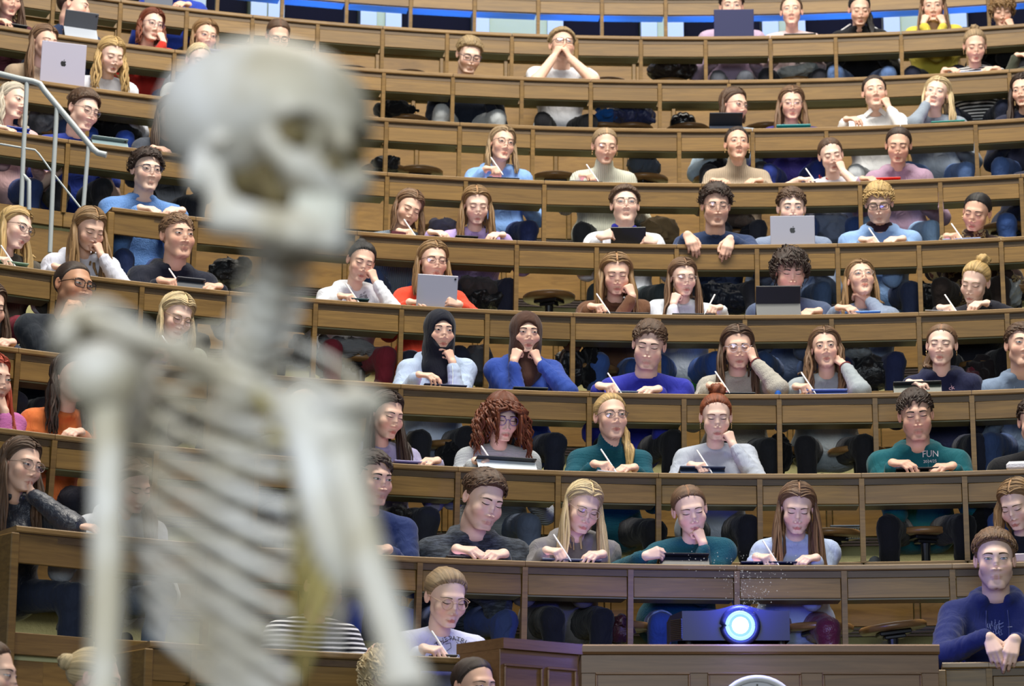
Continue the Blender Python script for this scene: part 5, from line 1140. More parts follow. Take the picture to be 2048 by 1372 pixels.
for key, hx, hy, lab, kw in (('ra', 190, 1362, 'blonde head with black hair tie at bottom edge', dict(yaw=40, pitch=10, hair=('bun', 'pale', {'at': (-.04, .11, .05), 'r': .03}))),
                             ('rb', -22, 1350, 'woman with hoop earring at bottom left corner', dict(yaw=30, pitch=5, hair=('slick', 'brown', {}), extra=('earring',))),
                             ('rc', 768, 1366, 'tousled blonde head at the bottom edge, below hand', dict(yaw=5, pitch=25, hair=('shag', 'pale', {'vol': .9}))),
                             ('rd', 949, 1376, 'woman with slick dark hair and centre parting at bottom', dict(yaw=16, pitch=2, hair=('slick', 'dkbrown', {'part': .0}), skin='e'))):
    P(key, 10, hx, hy, lab, lab, top=('sweat', 'sweater', '#33363f'), noleg=True, **kw)

# ------------------------------------------------------------------ tablets, laptops, papers
def scr(col=(1.0, .72, .95), s=1.2): return emis('lit_screen', col, s)
M_scr = scr((1.0, .62, .92), 1.4); M_scr2 = scr((.75, .70, 1.0), 1.4)
def place(row, x0, x1, ybot, y):
    c = on_cyl((x0+x1)/2, ybot, RHO(row)+y); Mx = frame(row, phi_of(c)); a = local(Mx, on_cyl(x0, ybot, RHO(row)+y)); b = local(Mx, on_cyl(x1, ybot, RHO(row)+y))
    return Mx, b[0]-a[0], (local(Mx, on_cyl((x0+x1)/2, ybot-20, RHO(row)+y))[2]-a[2])/20
def tablet(row, x0, x1, yt, yb, col, label, flap=None, y=.022, rot=0.0, dot=True, name='tablet', L=None, hold=0, glow=M_scr):
    Mx, w, mpp = place(row, x0, x1, yb, y); h = max((yb-yt)*mpp, .007); L = L or (.175 if h < .10 else max(.19, h*1.12))
    o = empty(name, Mx @ Matrix.Translation((0, y, 0)) @ Matrix.Rotation(rot, 4, 'Z')); tag(o, label, name, 'tablets on the desks')
    zt = min(h, L*.98); run = math.sqrt(L*L-zt*zt) if not hold else L*.25
    a = math.atan2(zt-.004, run); th = .0085
    S_ = Matrix.Translation((0, .012, zt+hold)) @ Matrix.Rotation(-a, 4, 'X')
    body = MB().box((-w/2, 0, -th), (w/2, L, 0), .003).build('shell', M_obj, o, S_, False, srgb(col))
    MB().box((-w/2+.008, .008, -.0002), (w/2-.008, L-.008, .0008)).build('screen', glow, o, S_)
    if h > .05 and dot: MB().disc((w/2-.016, .018, -th-.0005), .006, (0, 0, 1), .003, 12).build('camera_lens', M_black, o, S_)
    if h > .018 and not hold:
        zf = zt*(.52 if h > .08 else .86); yf = .012+(zt-zf)/max(math.tan(a), .05)
        MB().prism([(0, 0), (.004, 0), (yf, zf-.012), (yf-.004, zf-.010)], -w/2+.001, w/2-.001).build('cover_flap', M_obj, o, None, False, srgb(flap or col))
    return o
def emblem(parent, Mx, s):
    P_ = [(0, .36), (.12, .42), (.26, .44), (.38, .38), (.44, .30), (.36, .22), (.33, .10), (.36, -.02), (.46, -.12), (.38, -.30), (.26, -.44), (.16, -.47), (.06, -.43), (-.06, -.43), (-.16, -.47), (-.26, -.43), (-.38, -.26), (-.46, -.04), (-.46, .16), (-.38, .34), (-.26, .43), (-.12, .42)]
    Lf = [(0, .46), (.02, .58), (.10, .70), (.20, .74), (.19, .62), (.11, .50)]
    me = bpy.data.meshes.new('emblem'); n = len(P_); me.from_pydata([(x*s, 0, z*s) for x, z in P_+Lf], [], [list(range(n)), list(range(n, n+len(Lf)))]); me.update()
    return link('emblem', me, M_black, parent, Mx)
def laptop(row, x0, x1, yt, yb, col, label, logo=True, y=.055, rot=0.0):
    Mx, w, mpp = place(row, x0, x1, yb, y); h = (yb-yt)*mpp
    o = empty('laptop', Mx @ Matrix.Translation((0, y, 0)) @ Matrix.Rotation(rot, 4, 'Z')); tag(o, label, 'laptop', 'laptops on the desks')
    MB().box((-w/2, 0, 0), (w/2, .18, .012), .004).build('base', M_obj, o, None, False, srgb(col))
    MB().box((-w/2+.02, .03, .012), (w/2-.02, .12, .0135)).build('keyboard', M_black, o)
    S_ = Matrix.Translation((0, .004, .010)) @ Matrix.Rotation(math.radians(8), 4, 'X')
    MB().box((-w/2, -.006, 0), (w/2, 0, h), .003).build('lid', M_obj, o, S_, False, srgb(col))
    MB().box((-w/2+.008, .0002, .012), (w/2-.008, .001, h-.010)).build('screen', M_scr2, o, S_)
    if logo: emblem(o, S_ @ Matrix.Translation((0, -.0066, h*.5)), w*.135)
    return o
TB = [(0, 1568, 1632, 65, 72, '#1b1c22', 'thin dark tablet before the woman in pale pink top'),
      (1, 12, 57, 42, 52, '#2d3038', 'dark tablet under the hand in top left corner'), (1, 413, 472, 98, 109, '#857ca8', 'lilac tablet right above the skull'),
      (1, 1912, 1976, 141, 146, '#a9bde2', 'light blue tablet before the woman in striped T-shirt'),
      (2, 1553, 1622, 247, 258, '#3f979c', 'teal tablet before the woman in violet'), (2, 1862, 1930, 240, 248, '#2d8d86', 'teal tablet before the blonde in grey blue sweater'),
      (3, 14, 62, 255, 267, '#2747a8', 'blue tablet before the woman with platinum hair'), (3, 185, 258, 276, 292, '#7d9298', 'slate tablet beside the boy in blue T-shirt'),
      (3, 975, 1040, 350, 356, '#20242e', 'dark tablet before the woman in light blue hoodie'), (3, 1140, 1206, 357, 362, '#2b2e33', 'dark tablet before the woman in cream turtleneck'),
      (3, 1603, 1632, 358, 364, '#22264a', 'small navy notebook before the woman in white T-shirt'), (3, 1752, 1802, 354, 364, '#d63a33', 'red tablet before the woman in mauve hoodie'),
      (4, 912, 958, 467, 475, '#17181c', 'black tablet before the woman in lilac top'), (4, 1885, 1962, 475, 481, '#92a4d0', 'pale blue tablet before the woman in patterned scarf'),
      (5, -5, 60, 521, 531, '#7f9a86', 'pale green tablet at left edge before the blonde'), (5, 355, 413, 557, 577, '#3b4049', 'dark grey tablet before the boy in black hoodie'),
      (5, 700, 740, 596, 606, '#1f474d', 'dark teal notebook before the woman with dark bun'), (5, 1205, 1300, 625, 631, '#22252d', 'dark tablet before the woman in brown sweater'),
      (5, 1345, 1432, 626, 632, '#1d2029', 'dark tablet before the girl in white with clear glasses'), (5, 1690, 1762, 621, 630, '#7aa3dc', 'light blue tablet before the woman with raised chin'),
      (6, 275, 336, 714, 723, '#8a86b4', 'lilac tablet before the blonde in grey green sweater'), (6, 850, 936, 764, 771, '#2a3250', 'dark blue tablet before the woman in black headscarf'),
      (6, 1028, 1098, 770, 779, '#26323a', 'dark slate tablet before the woman in brown headscarf'), (6, 1236, 1302, 779, 786, '#5d6a80', 'slate tablet before the boy in royal blue sweater'),
      (6, 1448, 1512, 779, 786, '#30343d', 'dark tablet before the woman in oatmeal cardigan'), (6, 1612, 1696, 772, 785, '#6a80c2', 'blue tablet before the woman with wavy brown hair'),
      (7, 790, 872, 923, 932, '#8a83ad', 'lilac tablet before the woman with straight dark hair'), (7, 1361, 1452, 930, 947, '#33425e', 'dark blue folded tablet before the woman with auburn top knot'),
      (7, 1792, 1886, 933, 946, '#191a20', 'black tablet before the boy in teal hoodie'),
      (8, 895, 985, 1111, 1118, '#20222a', 'dark tablet before the man in marled hoodie'), (8, 1085, 1206, 1114, 1123, '#666b7c', 'grey tablet before the blonde in grey zip cardigan'),
      (8, 1482, 1602, 1118, 1128, '#1a1f42', 'navy tablet before the long haired woman in pale blue'), (9, 868, 918, 1310, 1317, '#202228', 'dark tablet before the woman in printed white sweatshirt')]
for r_, x0, x1, yt, yb, c_, lb in TB: tablet(r_, x0, x1, yt, yb, c_, lb)
tablet(1, 130, 197, 31, 76, '#4b505a', 'folded grey tablet standing before the boy in navy jacket', '#a9b0bd')
tablet(2, 1420, 1487, 222, 258, '#292d39', 'small dark tablet standing before the woman with brown bob', '#343a48')
tablet(5, 1513, 1603, 567, 629, '#1b1f27', 'large black tablet standing before the boy with shaggy hair', '#2a3036')
tablet(6, 1787, 1884, 756, 783, '#23272b', 'black tablet in case before woman in navy hoodie with braids', '#4a5148')
tablet(8, 1320, 1420, 1102, 1127, '#15171c', 'black tablet before the woman in fuzzy teal sweater', '#23262c')
tablet(7, 955, 1078, 920, 944, '#34383e', 'propped dark tablet before the woman with auburn curls', '#c8d2dc', rot=.12)
tablet(5, 836, 917, 557, 613, '#b6b7c7', 'lilac grey tablet held up by woman in orange red sweater', y=-.02, hold=.001)
tablet(4, 1222, 1292, 456, 487, '#121316', 'black tablet held by the man in white jacket', y=-.01, hold=.004, rot=-.1)
laptop(0, 1428, 1508, 17, 72, '#262a58', 'navy laptop hiding the man at top right', False)
laptop(0, 288, 345, -30, 11, '#6d7584', 'grey laptop at the top edge above the woman in red', False)
laptop(2, 80, 168, 104, 166, '#b3b0c4', 'silver laptop with dark emblem at upper left', rot=-.10)
laptop(4, 1541, 1630, 430, 488, '#a6a8ba', 'silver laptop with dark emblem in sixth row')
laptop(8, 2022, 2075, 1106, 1122, '#d3c5cc', 'pale laptop cut by right edge beside man in navy blue', False)
def sheet(row, x0, x1, yb, col, label, name='paper', dp=.14, t=.003, y=.015):
    Mx, w, mpp = place(row, x0, x1, yb, y); o = MB().box((-w/2, 0, 0), (w/2, dp, t), .0008).build(name, M_obj, None, None, False, srgb(col)); o.matrix_world = Mx @ Matrix.Translation((0, y, .001)) @ Matrix.Rotation(.08, 4, 'Y'); tag(o, label, name, None); return o
sheet(7, 1195, 1238, 943, '#d7dae6', 'white notepad under the pen of woman in teal turtleneck', 'notepad', .12, .006)
sheet(5, 1850, 1952, 623, '#c9ccd6', 'white paper before the blonde with messy bun'); sheet(9, 976, 1016, 1318, '#d9d6c8', 'small white paper at right end of lowest desk')
sheet(4, 783, 812, 469, '#5a1f2c', 'maroon pencil case before the woman in grey cable knit', 'pencil_case', .08, .018)
sheet(0, 1925, 1947, 56, '#15161a', 'black phone between yellow hoodie and blonde bob', 'phone', .07, .008)
sheet(6, 520, 578, 752, '#c9cbd8', 'white paper half hidden behind the skeleton shoulder')
o = MB().tube([(0, 0, 0), (0, 0, .018), (0, 0, .019), (0, 0, .026)], [.017, .017, .011, .010], 16).build('bottle_cap', M_obj, None, None, False, srgb('#2f6fd0')); o.matrix_world = frame(6, phi_px(6, 1556, 0, .05), .05, .001); tag(o, 'blue bottle cap between oatmeal cardigan and wavy brown hair', 'bottle cap')
o = MB().box((-.05, 0, 0), (.05, .06, .045), .014).build('white_cloth', CL['fleece'], None, None, False, srgb('#d5d5da')); o.matrix_world = frame(7, phi_px(7, 2034, 0, .03), .03, .001); tag(o, 'folded white cloth on the ninth row at right edge', 'cloth')

# ------------------------------------------------------------------ coats, bags and other bundles on the stools and under the desks
def heap(row, px, py, w, h, col, kind, label, name='coat', y=.29, seed=None, lump=6, dp=.11, gl=None):
    r = np.random.default_rng(seed or int(px*3+py)); Pw = on_cyl(px, py, RHO(row)+y); Mx = frame(row, phi_of(Pw)); c = local(Mx, Pw); mpp = place(row, px-20, px+20, py, y)[1]/40; w *= mpp; h *= mpp
    lo = np.array([-w/2-.05, -dp-.05, -.04]); hi = np.array([w/2+.05, dp+.05, h+.05]); res = .010; G = grid(lo, hi, res); D = None
    if name == 'helmet': D = smax(ell(G, (0, 0, 0), (w/2, dp, h)), -(G[2]+.005), .01)-.012*np.abs(np.sin(G[0]*70))*(G[2] > .02)
    else:
        D = ell(G, (0, 0, h*.38), (w*.44, dp, h*.5))
        for i in range(lump):
            c1 = np.array([r.uniform(-.36, .36)*w, r.uniform(-.5, .3)*dp, h*r.uniform(.25, .68)]); rd = np.array([w*r.uniform(.12, .26), dp*r.uniform(.5, .9), h*r.uniform(.2, .34)])
            D = smin(D, ell(G, c1, rd), .035)
        for i in range(3):
            a = np.array([r.uniform(-.45, .1)*w, -dp*r.uniform(.2, .7), h*r.uniform(.3, .85)]); b = a+np.array([w*r.uniform(.2, .5), r.uniform(-.02, .02), -h*r.uniform(0, .6)]); D = smin(D, cap(G, a, b, .022, .016), .02)
        f1, f2 = Nz(r, 30, 70), Nz(r, 60, 110); D = D+.030*np.abs(f1(G))**.8-.010+.006*f2(G)
        D = smax(D, -(G[2]+.01), .02)
    V, Q = nets(D, lo, res); o = link(name, mesh(name, V, Q), gl or CL[kind], None, None, srgb(col)); o.matrix_world = Mx @ Matrix.Translation(Vector((c[0], c[1], c[2]))); tag(o, label, name, 'coats and bags at the seats'); return o
HP = [(1, 790, 236, 82, 34, '#131418', 'sweat', 'black coat on a stool beside the skull, third row'), (1, 1268, 250, 98, 46, '#2f3a68', 'puffer', 'dark blue puffer jacket heaped on a stool'),
      (1, 1208, 252, 44, 34, '#1d5cab', 'sweat', 'bright blue jacket sleeve beside the puffer jacket'), (0, 1340, 158, 104, 46, '#1b100d', 'leather', 'large dark brown bag under the second row'),
      (0, 1592, 158, 84, 30, '#b7c1c2', 'puffer', 'pale grey puffer under the woman in pale pink top'), (2, 768, 342, 58, 26, '#23252c', 'puffer', 'dark padded jacket beside the skull, fourth row'),
      (2, 1288, 350, 72, 46, '#566172', 'knit', 'grey blue hat and scarf on stool beside cream turtleneck'), (2, 1432, 364, 50, 60, '#15161e', 'sweat', 'black backpack left of the beige turtleneck'),
      (2, 85, 272, 80, 60, '#7d8088', 'puffer', 'pale grey jacket between platinum hair and blue T-shirt'), (2, 232, 292, 110, 62, '#121317', 'sweat', 'black coat right of the boy in blue T-shirt'),
      (3, 1318, 488, 88, 62, '#86704f', 'sweat', 'tan coat right of the man in white jacket'), (3, 1472, 456, 62, 30, '#685a51', 'fleece', 'brown fleece bundle behind the man in navy sweater'),
      (3, 1668, 488, 78, 72, '#77829a', 'sweat', 'grey blue scarf bundle beside the silver laptop'), (3, 884, 468, 56, 30, '#84819c', 'knit', 'grey lilac checked scarf left of the lilac top'),
      (3, 1500, 486, 46, 44, '#20232d', 'denim', 'dark trousers bundle right of the man in navy sweater'), (4, 1452, 626, 112, 68, '#1b2333', 'puffer', 'navy puffer jacket right of the girl in white'),
      (4, 962, 600, 84, 50, '#4b4749', 'sweat', 'grey coat right of the woman in orange red sweater'), (4, 975, 618, 92, 40, '#15171d', 'leather', 'black leather jacket below the grey coat'),
      (4, 1868, 622, 50, 62, '#131419', 'puffer', 'black backpack left of the blonde with messy bun'), (4, 2022, 612, 36, 64, '#a4aaab', 'leather', 'pale grey bag at right edge, sixth row'),
      (4, 455, 570, 84, 58, '#131418', 'leather', 'black leather jacket right of the boy in black hoodie'), (5, 692, 718, 110, 42, '#8b8c8f', 'knit', 'grey knitted cardigan on the lap of dark red trousers'),
      (5, 606, 730, 52, 58, '#131419', 'sweat', 'black coat left of the dark red trousers'), (5, 958, 768, 52, 84, '#55565b', 'sweat', 'grey coat between the two headscarves'),
      (5, 1136, 776, 48, 92, '#111217', 'puffer', 'black padded coat right of the brown headscarf'), (5, 1182, 776, 44, 92, '#0d0e12', 'sweat', 'black coat behind the boy in royal blue sweater'),
      (5, 1372, 790, 46, 22, '#2b7935', 'sweat', 'green pouch left of the oatmeal cardigan'), (5, 1748, 772, 96, 66, '#1a1b21', 'leather', 'black coat right of the woman with wavy brown hair'),
      (5, 1712, 720, 54, 30, '#8d959b', 'sweat', 'grey sweater bundle right of the wavy brown hair'), (5, 1962, 770, 60, 64, '#2a2427', 'sweat', 'dark coat right of the navy hoodie'),
      (5, 1948, 776, 30, 44, '#742a38', 'puffer', 'dark red pouch right of the navy hoodie'), (7, 800, 1060, 64, 46, '#231e1d', 'leather', 'dark bag left of the man in marled hoodie'),
      (7, 1960, 1076, 70, 72, '#15161b', 'sweat', 'black coat left of the blonde at right edge'), (8, 1234, 1286, 46, 54, '#4b2033', 'leather', 'maroon bag between the legs behind the lectern'),
      (6, 900, 940, 60, 64, '#14151b', 'sweat', 'black coat between straight dark hair and auburn curls'), (6, 1560, 940, 44, 80, '#131419', 'sweat', 'black coat right of the auburn top knot'),
      (8, 150, 1272, 62, 42, '#2d2f3c', 'leather', 'dark bag under the end of the desk at lower left')]
for r_, px, py, w_, h_, c_, kd, lb in HP:
    heap(r_, px, py, w_, h_, c_, kd, lb, 'bag' if ('bag' in lb or 'backpack' in lb or 'pouch' in lb) else 'coat')
    if h_ > 24 and not any(a == r_ and abs(b-px) < 45 for a, b in STPX): stool(r_, px, 'stool under the '+lb)
M_gloss = plain('gloss_black', (.01, .01, .012), .12)
heap(1, 1366, 252, 54, 26, '#0b0b0d', 'leather', 'shiny black cycle helmet on a stool', 'helmet', gl=M_gloss, dp=.07)
# wire crate under the row behind the projector
Mx = frame(7, phi_px(7, 1692, -.25, .40), .40, -.27); o = empty('letter_tray', Mx); tag(o, 'dark mesh tray right of the long haired woman in pale blue', 'tray')
MB().box((-.08, -.06, .062), (.08, .06, .070), .002).build('lid', M_obj, o, None, False, srgb('#3d4b5c')); mm = MB()
for i in range(15): mm.box((-.08+.0114*i-.0015, -.06, 0), (-.08+.0114*i+.0015, -.057, .058))
for i in range(5): mm.box((-.08, -.06, .0135*i), (.08, -.057, .0135*i+.003))
tag(mm.build('wire_mesh', M_obj, o, None, False, srgb('#55606e')), kind='stuff')

# ------------------------------------------------------------------ printing on clothes
def text_on(ctx, txt, px, py, size, col, arc=None, squash=1.0, rot=0.0):
    cu = bpy.data.curves.new('t', 'FONT'); cu.body = txt; cu.size = size; cu.align_x = 'CENTER'; cu.align_y = 'CENTER'; cu.resolution_u = 2
    ob = bpy.data.objects.new('t', cu); COL.objects.link(ob); dg = bpy.context.evaluated_depsgraph_get(); me = bpy.data.meshes.new_from_object(ob.evaluated_get(dg)); bpy.data.objects.remove(ob)
    n = len(me.vertices); V = np.zeros(n*3, np.float32); me.vertices.foreach_get('co', V); V = V.reshape(-1, 3)
    if arc: th = V[:, 0]/arc; rr = arc+V[:, 1]; V = np.stack([rr*np.sin(th), rr*np.cos(th)-arc, V[:, 2]], -1)
    put_print(ctx, me, V, px, py, col, rot); return me
def put_print(ctx, me, V, px, py, col, rot=0.0, name='print'):
    c, s = math.cos(rot), math.sin(rot); X = V[:, 0]*c-V[:, 1]*s; Z = V[:, 0]*s+V[:, 1]*c
    b = bvh_of(ctx); ph0 = ctx['loc'](px, py, .22); cam_l = local(ctx['M'], (0, 0, CAMZ)); d0 = nrm(np.array(ph0)-cam_l); h0 = b.ray_cast(Vector(cam_l), Vector(d0))
    c0 = np.array(h0[0]) if h0[0] is not None else np.array(ph0)
    W_ = []
    for x, z in zip(X, Z):
        h = b.ray_cast(Vector((c0[0]+x, c0[1]-.25, c0[2]+z)), Vector((0, 1, 0)))
        W_.append((c0[0]+x, (h[0][1] if h[0] is not None and abs(h[0][1]-c0[1]) < .12 else c0[1])-.0035, c0[2]+z))
    me.vertices.foreach_set('co', np.array(W_, np.float32).ravel()); me.update(); link(name, me, M_print, ctx['root'], None, col)
text_on(PP['r7o'], 'FUN', 1861, 908, .042, (.75, .75, .78)); text_on(PP['r7o'], '2024/25', 1860, 923, .020, (.75, .75, .78))
text_on(PP['r9x'], 'ER O THE PATRIARCHY', 906, 1277, .030, (.04, .035, .05), arc=.098)
text_on(PP['r6f'], 'ck', 1903, 776, .034, (.75, .45, .55), rot=.15)
text_on(PP['r7n'], 'NY', 1386, 926, .020, (.03, .03, .06))
def stroke_print(ctx, loops, px, py, w, col):
    mb = MB()
    for L in loops:
        L = np.array(L, float); T = np.gradient(L, axis=0); T /= np.linalg.norm(T, axis=1)[:, None]+1e-9; Nn = np.stack([-T[:, 1], T[:, 0]], -1)*w; n = len(L)
        V = np.concatenate([L+Nn, L-Nn]); V = np.concatenate([V, np.zeros((2*n, 1))], 1); i = np.arange(n-1); mb.add(V, np.stack([i, i+1, i+1+n, i+n], -1))
    V = np.concatenate(mb.V); me = mesh('print', V, np.concatenate(mb.Q), False); put_print(ctx, me, V, px, py, col)
th = np.linspace(0, 2*PI, 30)
rq_ = random.Random(9); stroke_print(PP['r5q'], [[(x+.006*math.cos(1.3*q+a), z+.006*math.sin(1.7*q+a)) for q in range(6)] for x, z, a in [(rq_.uniform(-.022, .022), rq_.uniform(-.014, .018), rq_.uniform(0, 6)) for _ in range(16)]], 727, 592, .0009, (.14, .14, .16))
stroke_print(PP['r9x'], [np.stack([.052*np.cos(th), .052*np.sin(th)], -1), [(-.03, .03), (-.01, .035), (-.005, .015), (-.025, .0), (-.02, -.02)], [(.015, .04), (.03, .025), (.02, .01), (.032, -.01), (.02, -.03)]], 904, 1303, .0011, (.05, .045, .06))
rr_ = random.Random(4); stroke_print(PP['r9z'], [[(x+.007*math.cos(a*q)+.004*q, z+.006*math.sin(a*q*1.3)-.003*q) for q in range(5)] for x, z, a in [(rr_.uniform(-.03, .03), rr_.uniform(-.03, .035), rr_.uniform(.6, 1.6)) for _ in range(24)]], 1985, 1253, .0012, (.18, .22, .42))
stroke_print(PP['r9z'], [[(-.009, 0), (0, .0006), (.009, .001)]], 2020, 1254, .0008, (.7, .72, .8))
stroke_print(PP['r3d'], [[(-.05, .02), (-.05, .0), (-.035, .01)], [(-.01, -.004), (.0, .006), (.018, .006), (.022, -.006), (.0, -.012), (-.01, -.004)]], 1655, 356, .004, (.45, .04, .02))
# a ring on the clasped hands and the scarf of the blond boy / the man in white
def scarf(key, col, name='scarf', kind='sweat', lift=.0):
    c = PP[key]; N = c['N']; t = np.linspace(0, 2*PI, 22); M_ = MB(); M_.tube(N+np.stack([.063*np.sin(t), .004+.060*np.cos(t), .012+lift+.016*np.cos(t)], -1), .021, 10, False)
    M_.tube(N+np.stack([.060*np.sin(t), .002+.058*np.cos(t), .036+lift+.014*np.cos(t+.3)], -1), .018, 10, False); return M_.build(name, CL[kind], c['root'], None, True, srgb(col))
scarf('r4i', '#2a2fb4'); scarf('r4l', '#33202c'); scarf('r4m', '#6a4a30', kind='camo')
o = heap(4, 1752, 441, 14, 16, '#d8482e', 'sweat', 'x', 'coat', y=.20, lump=3, dp=.02); bpy.data.objects.remove(o)

# ------------------------------------------------------------------ grey handrail on the steps at left
def pl(x, y, Y): return on_plane(x, y, Y)
YR = 13.0; hr = empty('handrail', Matrix.Translation(Vector(pl(110, 300, YR)))); tag(hr, 'grey steel handrail on the steps at upper left', 'handrail'); Mi_ = hr.matrix_world.inverted()
def rl(pts, r, nm, n=8): o = MB().tube(np.array([pl(x, y, YR) for x, y in pts]), r, n).build(nm, M_steel, hr, None, True); o.matrix_local = Mi_
rl([(-40, 143), (0, 148), (40, 158), (66, 163), (80, 168), (88, 180), (178, 288), (186, 298), (196, 306), (213, 310)], .017, 'rail', 10)
rl([(54, 165), (47, 300), (42, 425)], .013, 'baluster'); rl([(114, 212), (106, 360), (100, 505)], .013, 'baluster'); rl([(177, 292), (171, 360), (166, 425)], .012, 'baluster')
rl([(46, 350), (58, 362), (58, 420)], .012, 'foot')
rl([(-20, 285), (0, 288), (70, 300), (78, 308), (105, 345), (163, 418)], .006, 'lower_rail', 6)

# ------------------------------------------------------------------ lectern bench with the projector and the wall clock
YL = RHO(9)+CY-.32
pA, pB, pC, pD = (pl(x, y, YL) for x, y in ((1162, 1291), (1876, 1287), (1876, 1372), (1162, 1372)))
zt = (pA[2]+pB[2])/2; mpp = (pB[0]-pA[0])/714; lec = empty('lectern', Matrix.Translation(Vector((pA[0], YL, zt)))); tag(lec, 'dark oak lectern bench with framed panels under the projector', 'lectern')
Wl = pB[0]-pA[0]; ang = math.radians(38); wl_ = 158*mpp/math.cos(ang)
MB().prism([(-.006, -.040), (-.012, -.030), (-.012, -.006), (-.004, 0), (.42, 0), (.42, -.04)], -.004, Wl+.004).build('top_board', M_lect, lec)
MB().box((0, .012, -.95), (Wl, .40, -.040), .002).build('body', M_lect, lec)
MB().box((0, .002, -.115), (Wl, .012, -.042), .001).build('frieze', M_lect, lec)
def moulding(x0, x1, z0, par, M=None):
    f = MB(); t = .010
    for a, b in (((x0, 0, z0-t), (x1, .012, z0)), ((x0, 0, z0-.42), (x0+t, .012, z0-t)), ((x1-t, 0, z0-.42), (x1, .012, z0-t)), ((x0+t, 0, z0-.42), (x1-t, .012, z0-.42+t))): f.box(a, b, .003)
    f.build('panel_frame', M_lect, par, M)
for a, b in ((1190, 1380), (1414, 1602), (1643, 1842)): moulding((a-1162)*mpp, (b-1162)*mpp, -.112, lec)
R_ = Matrix.Rotation(ang, 4, 'Z')   # the wing bends back to the left
MB().prism([(-.012, -.042), (-.012, 0), (.30, 0), (.30, -.042)], -wl_, 0).build('top_board', M_lect, lec, R_)
MB().box((-wl_, .012, -.95), (-.002, .28, -.042), .002).build('body', M_lect, lec, R_); moulding(-wl_*.42, -wl_*.05, -.10, lec, R_); moulding(-wl_*.96, -wl_*.48, -.10, lec, R_)
MB().tube([(.018, .0, -.19), (.018, -.004, -.19)], .006, 10).build('peg', M_dark, lec)
# wall clock leaning on the lectern front
cc = pl(1516, 1438, YL-.05); ck = empty('wall_clock', Matrix.Translation(Vector(cc))); tag(ck, 'round clock with pale rim at the bottom edge before the lectern', 'clock'); t = np.linspace(0, 2*PI, 40)
R0 = 80*mpp; MB().tube(np.stack([R0*np.cos(t), 0*t, R0*np.sin(t)], -1), .014, 10, False).build('rim', M_white, ck, None, True); MB().disc((0, .012, 0), R0-.006, (0, 1, 0), .012, 40).build('dial', plain('dial', (.62, .62, .66), .5), ck)
for h_ in range(12):
    a_ = h_*PI/6; MB().box((-.003, -.002, R0*.72), (.003, .004, R0*.86)).build('hour_mark', M_black, ck, Matrix.Rotation(a_, 4, 'Y'))
MB().box((-.004, -.004, 0), (.004, -.001, R0*.5)).build('hand', M_black, ck, Matrix.Rotation(-.7, 4, 'Y')); MB().box((-.003, -.007, 0), (.003, -.004, R0*.75)).build('hand', M_black, ck, Matrix.Rotation(.9, 4, 'Y'))
# projector
x0, x1 = (1366-1162)*mpp, (1582-1162)*mpp; hp = 70*mpp; pj = empty('projector', Matrix.Translation(Vector((pA[0], YL, zt+.008)))); tag(pj, 'black projector with glowing lens standing on the lectern', 'projector')
M_pj = plain('blue_lit_shell', (.006, .008, .040), .45)  # navy tone carries the lens's blue glow on the shell
n_ = 21; xs_ = np.linspace(x0, x1, n_); lensx = (1482-1162)*mpp; zs_ = hp*(.93+.18*np.exp(-((xs_-lensx)/.075)**2)); mb = MB()
for y_, sgn in ((.03, 1), (.33, -1)):
    V = np.concatenate([np.stack([xs_, np.full(n_, y_), np.full(n_, .012)], -1), np.stack([xs_, np.full(n_, y_), zs_], -1)]); i = np.arange(n_-1); q = np.stack([i, i+1, i+1+n_, i+n_], -1); mb.add(V, q if sgn > 0 else q[:, ::-1])
V = np.concatenate([np.stack([xs_, np.full(n_, .03), zs_], -1), np.stack([xs_, np.full(n_, .33), zs_], -1)]); i = np.arange(n_-1); mb.add(V, np.stack([i, i+1, i+1+n_, i+n_], -1))
mb.add([(x1, .03, .012), (x1, .33, .012), (x1, .33, zs_[-1]), (x1, .03, zs_[-1])], [[0, 1, 2, 3]]); xl = x0-.045
mb.add([(x0, .03, .012), (xl, .09, .012), (xl, .09, zs_[0]*.9), (x0, .03, zs_[0]), (xl, .33, .012), (xl, .33, zs_[0]*.9), (x0, .33, zs_[0]), (x0, .33, .012)], [[1, 0, 3, 2], [4, 1, 2, 5], [2, 3, 6, 5]])
mb.build('shell', M_pj, pj)
for k in range(11):
    z_ = .022+k*(zs_[0]*.86-.03)/11; a_ = np.array([x0-.002, .027, z_]); b_ = np.array([xl+.002, .086, z_]); MB().tube([a_, b_], .0030, 6).build('vent_slat', M_black, pj)
for fx in (x0+.03, x1-.03): MB().tube([(fx, .08, -.008), (fx, .08, .014)], .014, 12).build('foot', M_black, pj)
lz = hp*.50; t = np.linspace(0, 2*PI, 36); ring = lambda r_, y_: np.stack([lensx+r_*np.cos(t), np.full(36, y_), lz+r_*np.sin(t)], -1)
MB().tube(ring(.070, .026), .014, 10, False).build('lens_ring', M_pj, pj, None, True); MB().tube(ring(.053, .016), .008, 8, False).build('inner_ring', emis('lens_halo', (.35, .60, 1.0), 1.6), pj, None, True)
MB().disc((lensx, .018, lz), .052, (0, 1, 0), .008, 32).build('lens_glass', emis('blue_lens', (.06, .14, 1.0), 5), pj); MB().disc((lensx, .011, lz), .033, (0, 1, 0), .008, 32).build('lamp_lens', emis('lamp', (.80, .94, 1.0), 12), pj)
bl = bpy.data.lights.new('added_haze_glow', 'POINT'); bl.energy = 18; bl.color = (.10, .14, 1.0); bl.shadow_soft_size = .05; bo = bpy.data.objects.new('added_haze_glow', bl); COL.objects.link(bo); bo.location = (pA[0]+lensx, YL-.02, zt+hp+.10)  # added lamp above the projector, stands in for hazy glow on the panels behind
